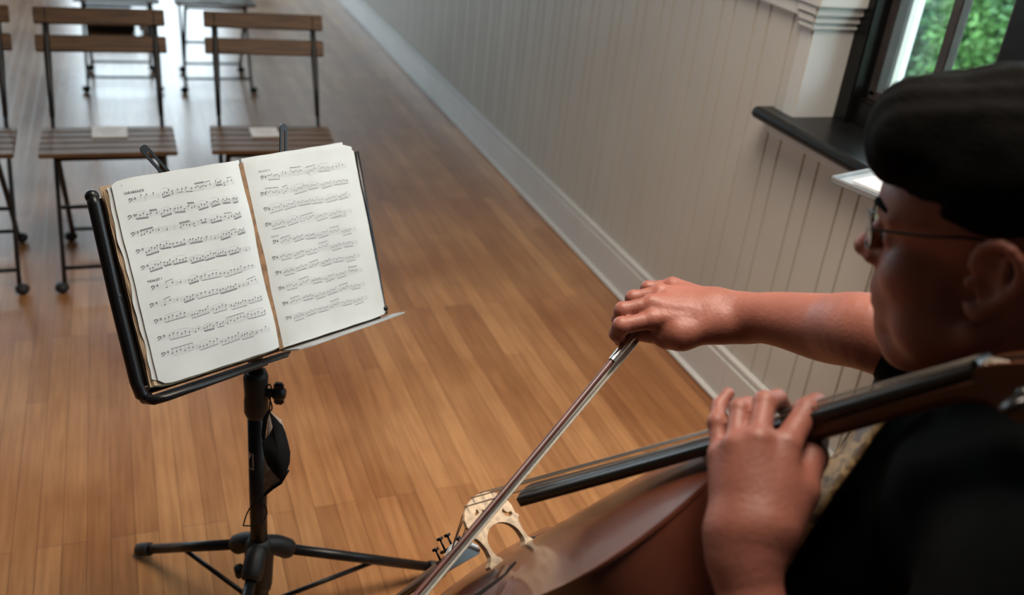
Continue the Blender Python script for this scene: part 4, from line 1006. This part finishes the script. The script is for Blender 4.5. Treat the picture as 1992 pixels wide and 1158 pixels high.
# tendons and veins on the back of the right hand
# left arm and hand
fld.add(limb([SHL, SHL * .5 + ELL * .5, ELL, ELL * .68 + WRL * .32, ELL * .3 + WRL * .7, WRL, P(1450, 1040, .878)], [.054, .052, .046, .0425, .0325, .0275, .026]), k=.0015, kout=.02)
fld.add([cap(P(1424, 1080, .875), P(1420, 1040, .880), .020, .018), cap(P(1470, 1080, .868), P(1478, 1035, .872), .022, .020)], k=.018, kout=.02)
LH = dict(index=((1528, 868, .897), (1570, 800, .928), (1588, 786, .955), (1603, 795, .972), .0118),
          middle=((1474, 858, .892), (1488, 784, .925), (1512, 776, .955), (1530, 800, .980), .0102),
          ring=((1430, 868, .898), (1438, 796, .928), (1455, 788, .955), (1466, 812, .985), .0090),
          little=((1399, 886, .912), (1394, 822, .930), (1399, 790, .948), (1417, 766, .955), .0078))
WC = P(1450, 1045, .880)
pal = [cap(P(1492, 1015, .875), P(*LH['index'][0]), .026, .0150), cap(P(1462, 1020, .875), P(*LH['middle'][0]), .026, .0138), cap(P(1440, 1025, .880), P(*LH['ring'][0]), .024, .0125),
       cap(P(1422, 1030, .885), P(*LH['little'][0]), .0175, .0112), cap(P(1500, 1040, .880), P(1545, 960, .895), .024, .022)]
fld.add(pal, k=.014, kout=.016)
for nme, (a, b, c, d, r) in LH.items():
    a, b, c, d = P(*a), P(*b), P(*c), P(*d)
    fld.add([cap(a, b, r * 1.15, r * .98), cap(b, c, r * .98, r * .88), cap(c, d, r * .88, r * .78), ell(b, (r * 1.08,) * 3)], k=.004, kout=.004)
fld.add([cap(P(1550, 950, .898), P(1578, 890, .925), .0185, .0150), cap(P(1578, 890, .925), P(1590, 850, .958), .0150, .0115)], k=.006, kout=.008)
skin = fld.build('body', MT['skin'], PE)
del fld
# hair
hf_ = Field(tuple(hd(0, 0, .05) - .19), tuple(hd(0, 0, .05) + .19), .0035)
hf_.add([E_((-.012, 0, .066), (.108, .086, .104)), E_((.058, 0, .110), (.052, .066, .052)), E_((.080, .012, .098), (.022, .045, .028)), E_((.078, -.02, .100), (.021, .040, .028)), E_((-.055, 0, -.005), (.055, .066, .06))], k=.02, kout=.01)
def keep(X, Y, Z):
    px, py, pz = X - HT[0], Y - HT[1], Z - HT[2]
    x = px * HR[0, 0] + py * HR[1, 0] + pz * HR[2, 0]; z = px * HR[0, 2] + py * HR[1, 2] + pz * HR[2, 2]; y = px * HR[0, 1] + py * HR[1, 1] + pz * HR[2, 1]
    a = -np.maximum(-(x - .034 + .10 * (z - .03)), -((.068 + .004 * np.sin(y * 160) + .0 * x) - z))           # face: in front of the temple and under the fringe
    b = -np.maximum(-(x + .046), -((.040 + .35 * np.maximum(x - .0, 0)) - z))                                    # ear zone
    c = (-.062 - z)
    return np.maximum(np.maximum(a, b), c)
hf_.cut(keep, .006)
def fuzz(V):
    l = (V - HT) @ HR
    n_ = np.sin(l[:, 1] * 210 + 3 * np.sin(l[:, 2] * 60)) * .0011 + np.sin(l[:, 1] * 90 + l[:, 0] * 60 + 2) * .0014
    c = np.array([-.01, 0, .06]); d = l - c; d /= np.linalg.norm(d, axis=1)[:, None]
    return V + (HR @ (d * n_[:, None]).T).T
hf_.build('hair', MT['hair'], PE, fuzz); del hf_
# glasses
m = MB()
for s in (1, -1):
    pts = []
    for k in range(25):
        a = 2 * math.pi * k / 24; y = s * .034 + .025 * math.cos(a); z = .024 + .0185 * math.sin(a); pts.append(hd(.1055 - 4.5 * (abs(y) - .0) ** 2 - .04 * (z - .03), y, z))
    m.tube(pts, .0012, 8, caps=False)
    m.tube(crom([hd(.1055 - 4.5 * .0595 ** 2, s * .0590, .032), hd(.086, s * .0655, .034), hd(.04, s * .074, .035), hd(-.004, s * .0795, .037), hd(-.022, s * .081, .028), hd(-.032, s * .080, .004)], 5), [.0012] * 2 + [.0017] * 23 + [.0017], 8)
m.tube(crom([hd(.1045, .010, .026), hd(.1065, 0, .029), hd(.1045, -.010, .026)], 4), .0012, 8)
gl = m.build('glasses', MT['wire'], PE, label='thin dark wire-framed glasses')
m = MB()
for s in (1, -1):
    pp = [hd(.1055 - 4.5 * (s * .034) ** 2 - .04 * (.024 - .03), s * .034, .024)] + [hd(.1055 - 4.5 * (s * .034 + .0245 * math.cos(a)) ** 2, s * .034 + .0245 * math.cos(a), .024 + .018 * math.sin(a)) for a in [2 * math.pi * k / 24 for k in range(24)]]
    m.add(pp, [(0, 1 + k, 1 + (k + 1) % 24) for k in range(24)], True)
m.build('lens', MT['glass'], gl)
for s in (1, -1): m = MB(); m.sphere(hd(.0868, s * .032, .0170), (.0030, .0058, .0052), 12, HR.T); m.build('eye', MT['fhole'], PE)
for s in (1, -1): m = MB(); m.tube(crom([hd(.0965, s * .014, .0445), hd(.0925, s * .030, .0500), hd(.0790, s * .048, .0465)], 5), [.0022 + .001 * math.sin(k / 10 * math.pi) for k in range(11)], 8, flat=1.4); m.build('eyebrow', MT['hair'], PE)
# shirt
sf = Field((.38, .12, .44), (1.14, .95, 1.20), .0055)
HIP = np.array([.885, .40, .56])
sf.add([cap(NB - UPV * .06, NB * .5 + HIP * .5, .115, .135), cap(NB * .5 + HIP * .5, HIP, .14, .15), cap(NB - UPV * .10 + FW * .03 + LW * .07, NB * .5 + HIP * .5 + FW * .04 + LW * .06, .10, .12),
        cap(NB - UPV * .10 + FW * .03 - LW * .07, NB * .5 + HIP * .5 + FW * .04 - LW * .06, .10, .12), cap(NB + LW * .03, SHL, .066, .066), cap(NB - LW * .03, SHR, .066, .064),
        cap(NB - UPV * .16 + FW * .05, NB - UPV * .30 + FW * .075, .10, .115)], k=.05, kout=.03)
sf.add([cap(SHL, SHL * .30 + ELL * .70, .067, .064)], k=.02, kout=.03)
sf.add([cap(SHR, SHR * .21 + ELR * .79, .066, .061)], k=.02, kout=.03)
sf.add([cap(P(1744, 862, 1.025), P(1671, 984, 1.04), .044), cap(P(1671, 984, 1.04), P(1612, 1090, 1.05), .044, .06)], k=.02, kout=.02)
sf.add([cap(NB + FW * .01, NB + FW * .02 + UPV * .022, .070, .066)], k=.02, kout=.012)
def folds(V):
    n_ = .0022 * np.sin(V[:, 2] * 60 + V[:, 0] * 35 + 2 * np.sin(V[:, 1] * 20)) + .0015 * np.sin(V[:, 0] * 95 - V[:, 2] * 40)
    return V + np.stack([n_ * -.4, n_ * .6, n_ * .3], 1)
sf.build('shirt', MT['shirt'], PE, folds); del sf
# tie along the shirt front
m = MB()
tp = [(1738, 785, .975), (1708, 818, .98), (1666, 874, .985), (1618, 936, .99), (1580, 990, .995), (1550, 1040, 1.0), (1520, 1090, 1.0)]
cen = crom([P(*q) for q in tp], 5); rows = []
wd = nrm(LW * .9 - FW * .25)
for i, c in enumerate(cen):
    t = i / (len(cen) - 1); w = .020 + .016 * min(1, t * 1.6); fwd = FW
    rows.append([c + wd * w * k / 4 + fwd * (.010 - .006 * (k / 4) ** 2) for k in range(-4, 5)] + [c + wd * w * k / 4 + fwd * .001 for k in (4, 0, -4)])
m.grid(rows, close=True); m.sphere(cen[0] + FW * .006, (.020, .018, .022), 14, [LW, FW, UPV]); m.build('tie', MT['tie'], PE, label='gold patterned necktie')
# trousers, shoes (below the frame)
tf = Field((.20, .15, .05), (1.15, 1.15, .72), .010)
KL = HIP + FW * .44 + LW * .20 + np.array([0, 0, -.03]); KR = HIP + FW * .44 - LW * .20 + np.array([0, 0, -.03])
for hip, kn, s in ((HIP + LW * .09, KL, 1), (HIP - LW * .09, KR, -1)):
    ft = kn + FW * .04 + LW * s * .04; ft[2] = .10
    tf.add([cap(hip, kn, .10, .068), cap(kn, ft, .066, .052), cap(hip, HIP, .12, .13)], k=.03, kout=.03)
tf.build('trousers', MT['trouser'], PE); del tf
for kn, s in ((KL, 1), (KR, -1)):
    ft = kn + FW * .04 + LW * s * .04; ft[2] = .0; m = MB(); d = nrm(FW + LW * s * .25)
    pts = crom([ft - d * .06 + UPV * .045, ft + UPV * .05, ft + d * .10 + UPV * .038, ft + d * .19 + UPV * .026, ft + d * .215 + UPV * .022], 4)
    m.tube(pts, list(np.interp(np.linspace(0, 1, len(pts)), [0, .25, .55, .85, 1], [.034, .044, .040, .030, .012])), 14, up=(0, 0, 1))
    m.build('shoe', MT['shoe'], PE)
# the player's chair, same pattern as the audience chairs
c = copy_tree(base); c['label'] = 'folding chair under the seated cellist'; del c['group']
yaw = math.atan2(FW[1], FW[0]) + math.pi / 2
c.rotation_euler = (0, 0, yaw)
back = np.array([math.sin(yaw) * -1, math.cos(yaw)]) ; c.location = (HIP[0] - back[0] * .15, HIP[1] - back[1] * .15, 0)

# ================================================================ low stand with white sheets under the window
TB = thing('sheet_stand', (1.46, 1.36, 0), 'grey-rimmed flat stand holding white sheets, behind the player by the window', 'stand')
a0 = P(1613, 348, 1.0); rr = R @ np.array([(1613 - CX) / F_PX, (CY - 348) / F_PX, -1.0]); zt = .93
a0 = EYE + rr * (zt - 1.55) / rr[2]
e1 = nrm([.145, .040, 0]); e2 = nrm(np.cross([0, 0, 1], e1)) * -1
m = MB(); m.box(a0 + e1 * .112 + e2 * .17 - UPV * .004, (.224, .34, .006), [e1, e2, UPV], bev=.002)
for (cc, sz) in ((a0 + e1 * .112 + e2 * .003, (.224, .006, .012)), (a0 + e1 * .112 + e2 * .337, (.224, .006, .012)), (a0 + e1 * .003 + e2 * .17, (.006, .34, .012)), (a0 + e1 * .221 + e2 * .17, (.006, .34, .012))):
    m.box(cc + UPV * .001, sz, [e1, e2, UPV], bev=.002)
m.build('desk', MT['tray'], TB)
pc = a0 + e1 * .112 + e2 * .17
m = MB(); m.tube([(pc[0], pc[1], .02), (pc[0], pc[1], zt - .008)], .011, 14); m.build('pole', MT['stand'], TB)
TB.location = (pc[0], pc[1], 0)
for ch in TB.children: ch.location = Vector((1.46 - pc[0], 1.36 - pc[1], 0))
for k in range(3):
    a = math.radians(100 + 120 * k); d = np.array([math.cos(a), math.sin(a), 0]) * (.16 if k != 2 else .14)
    m = MB(); m.tube([np.array([pc[0], pc[1], .16]), np.array([pc[0], pc[1], .012]) + d], .008, 10); o = m.build('leg', MT['stand'], TB)
m = MB(); m.box(a0 + e1 * .118 + e2 * .182 + UPV * .0055, (.195, .285, .006), [e1, e2, UPV]); o = m.build('white_sheets', MT['card']); tag(o, 'white sheets lying on the grey-rimmed stand by the window', 'paper')
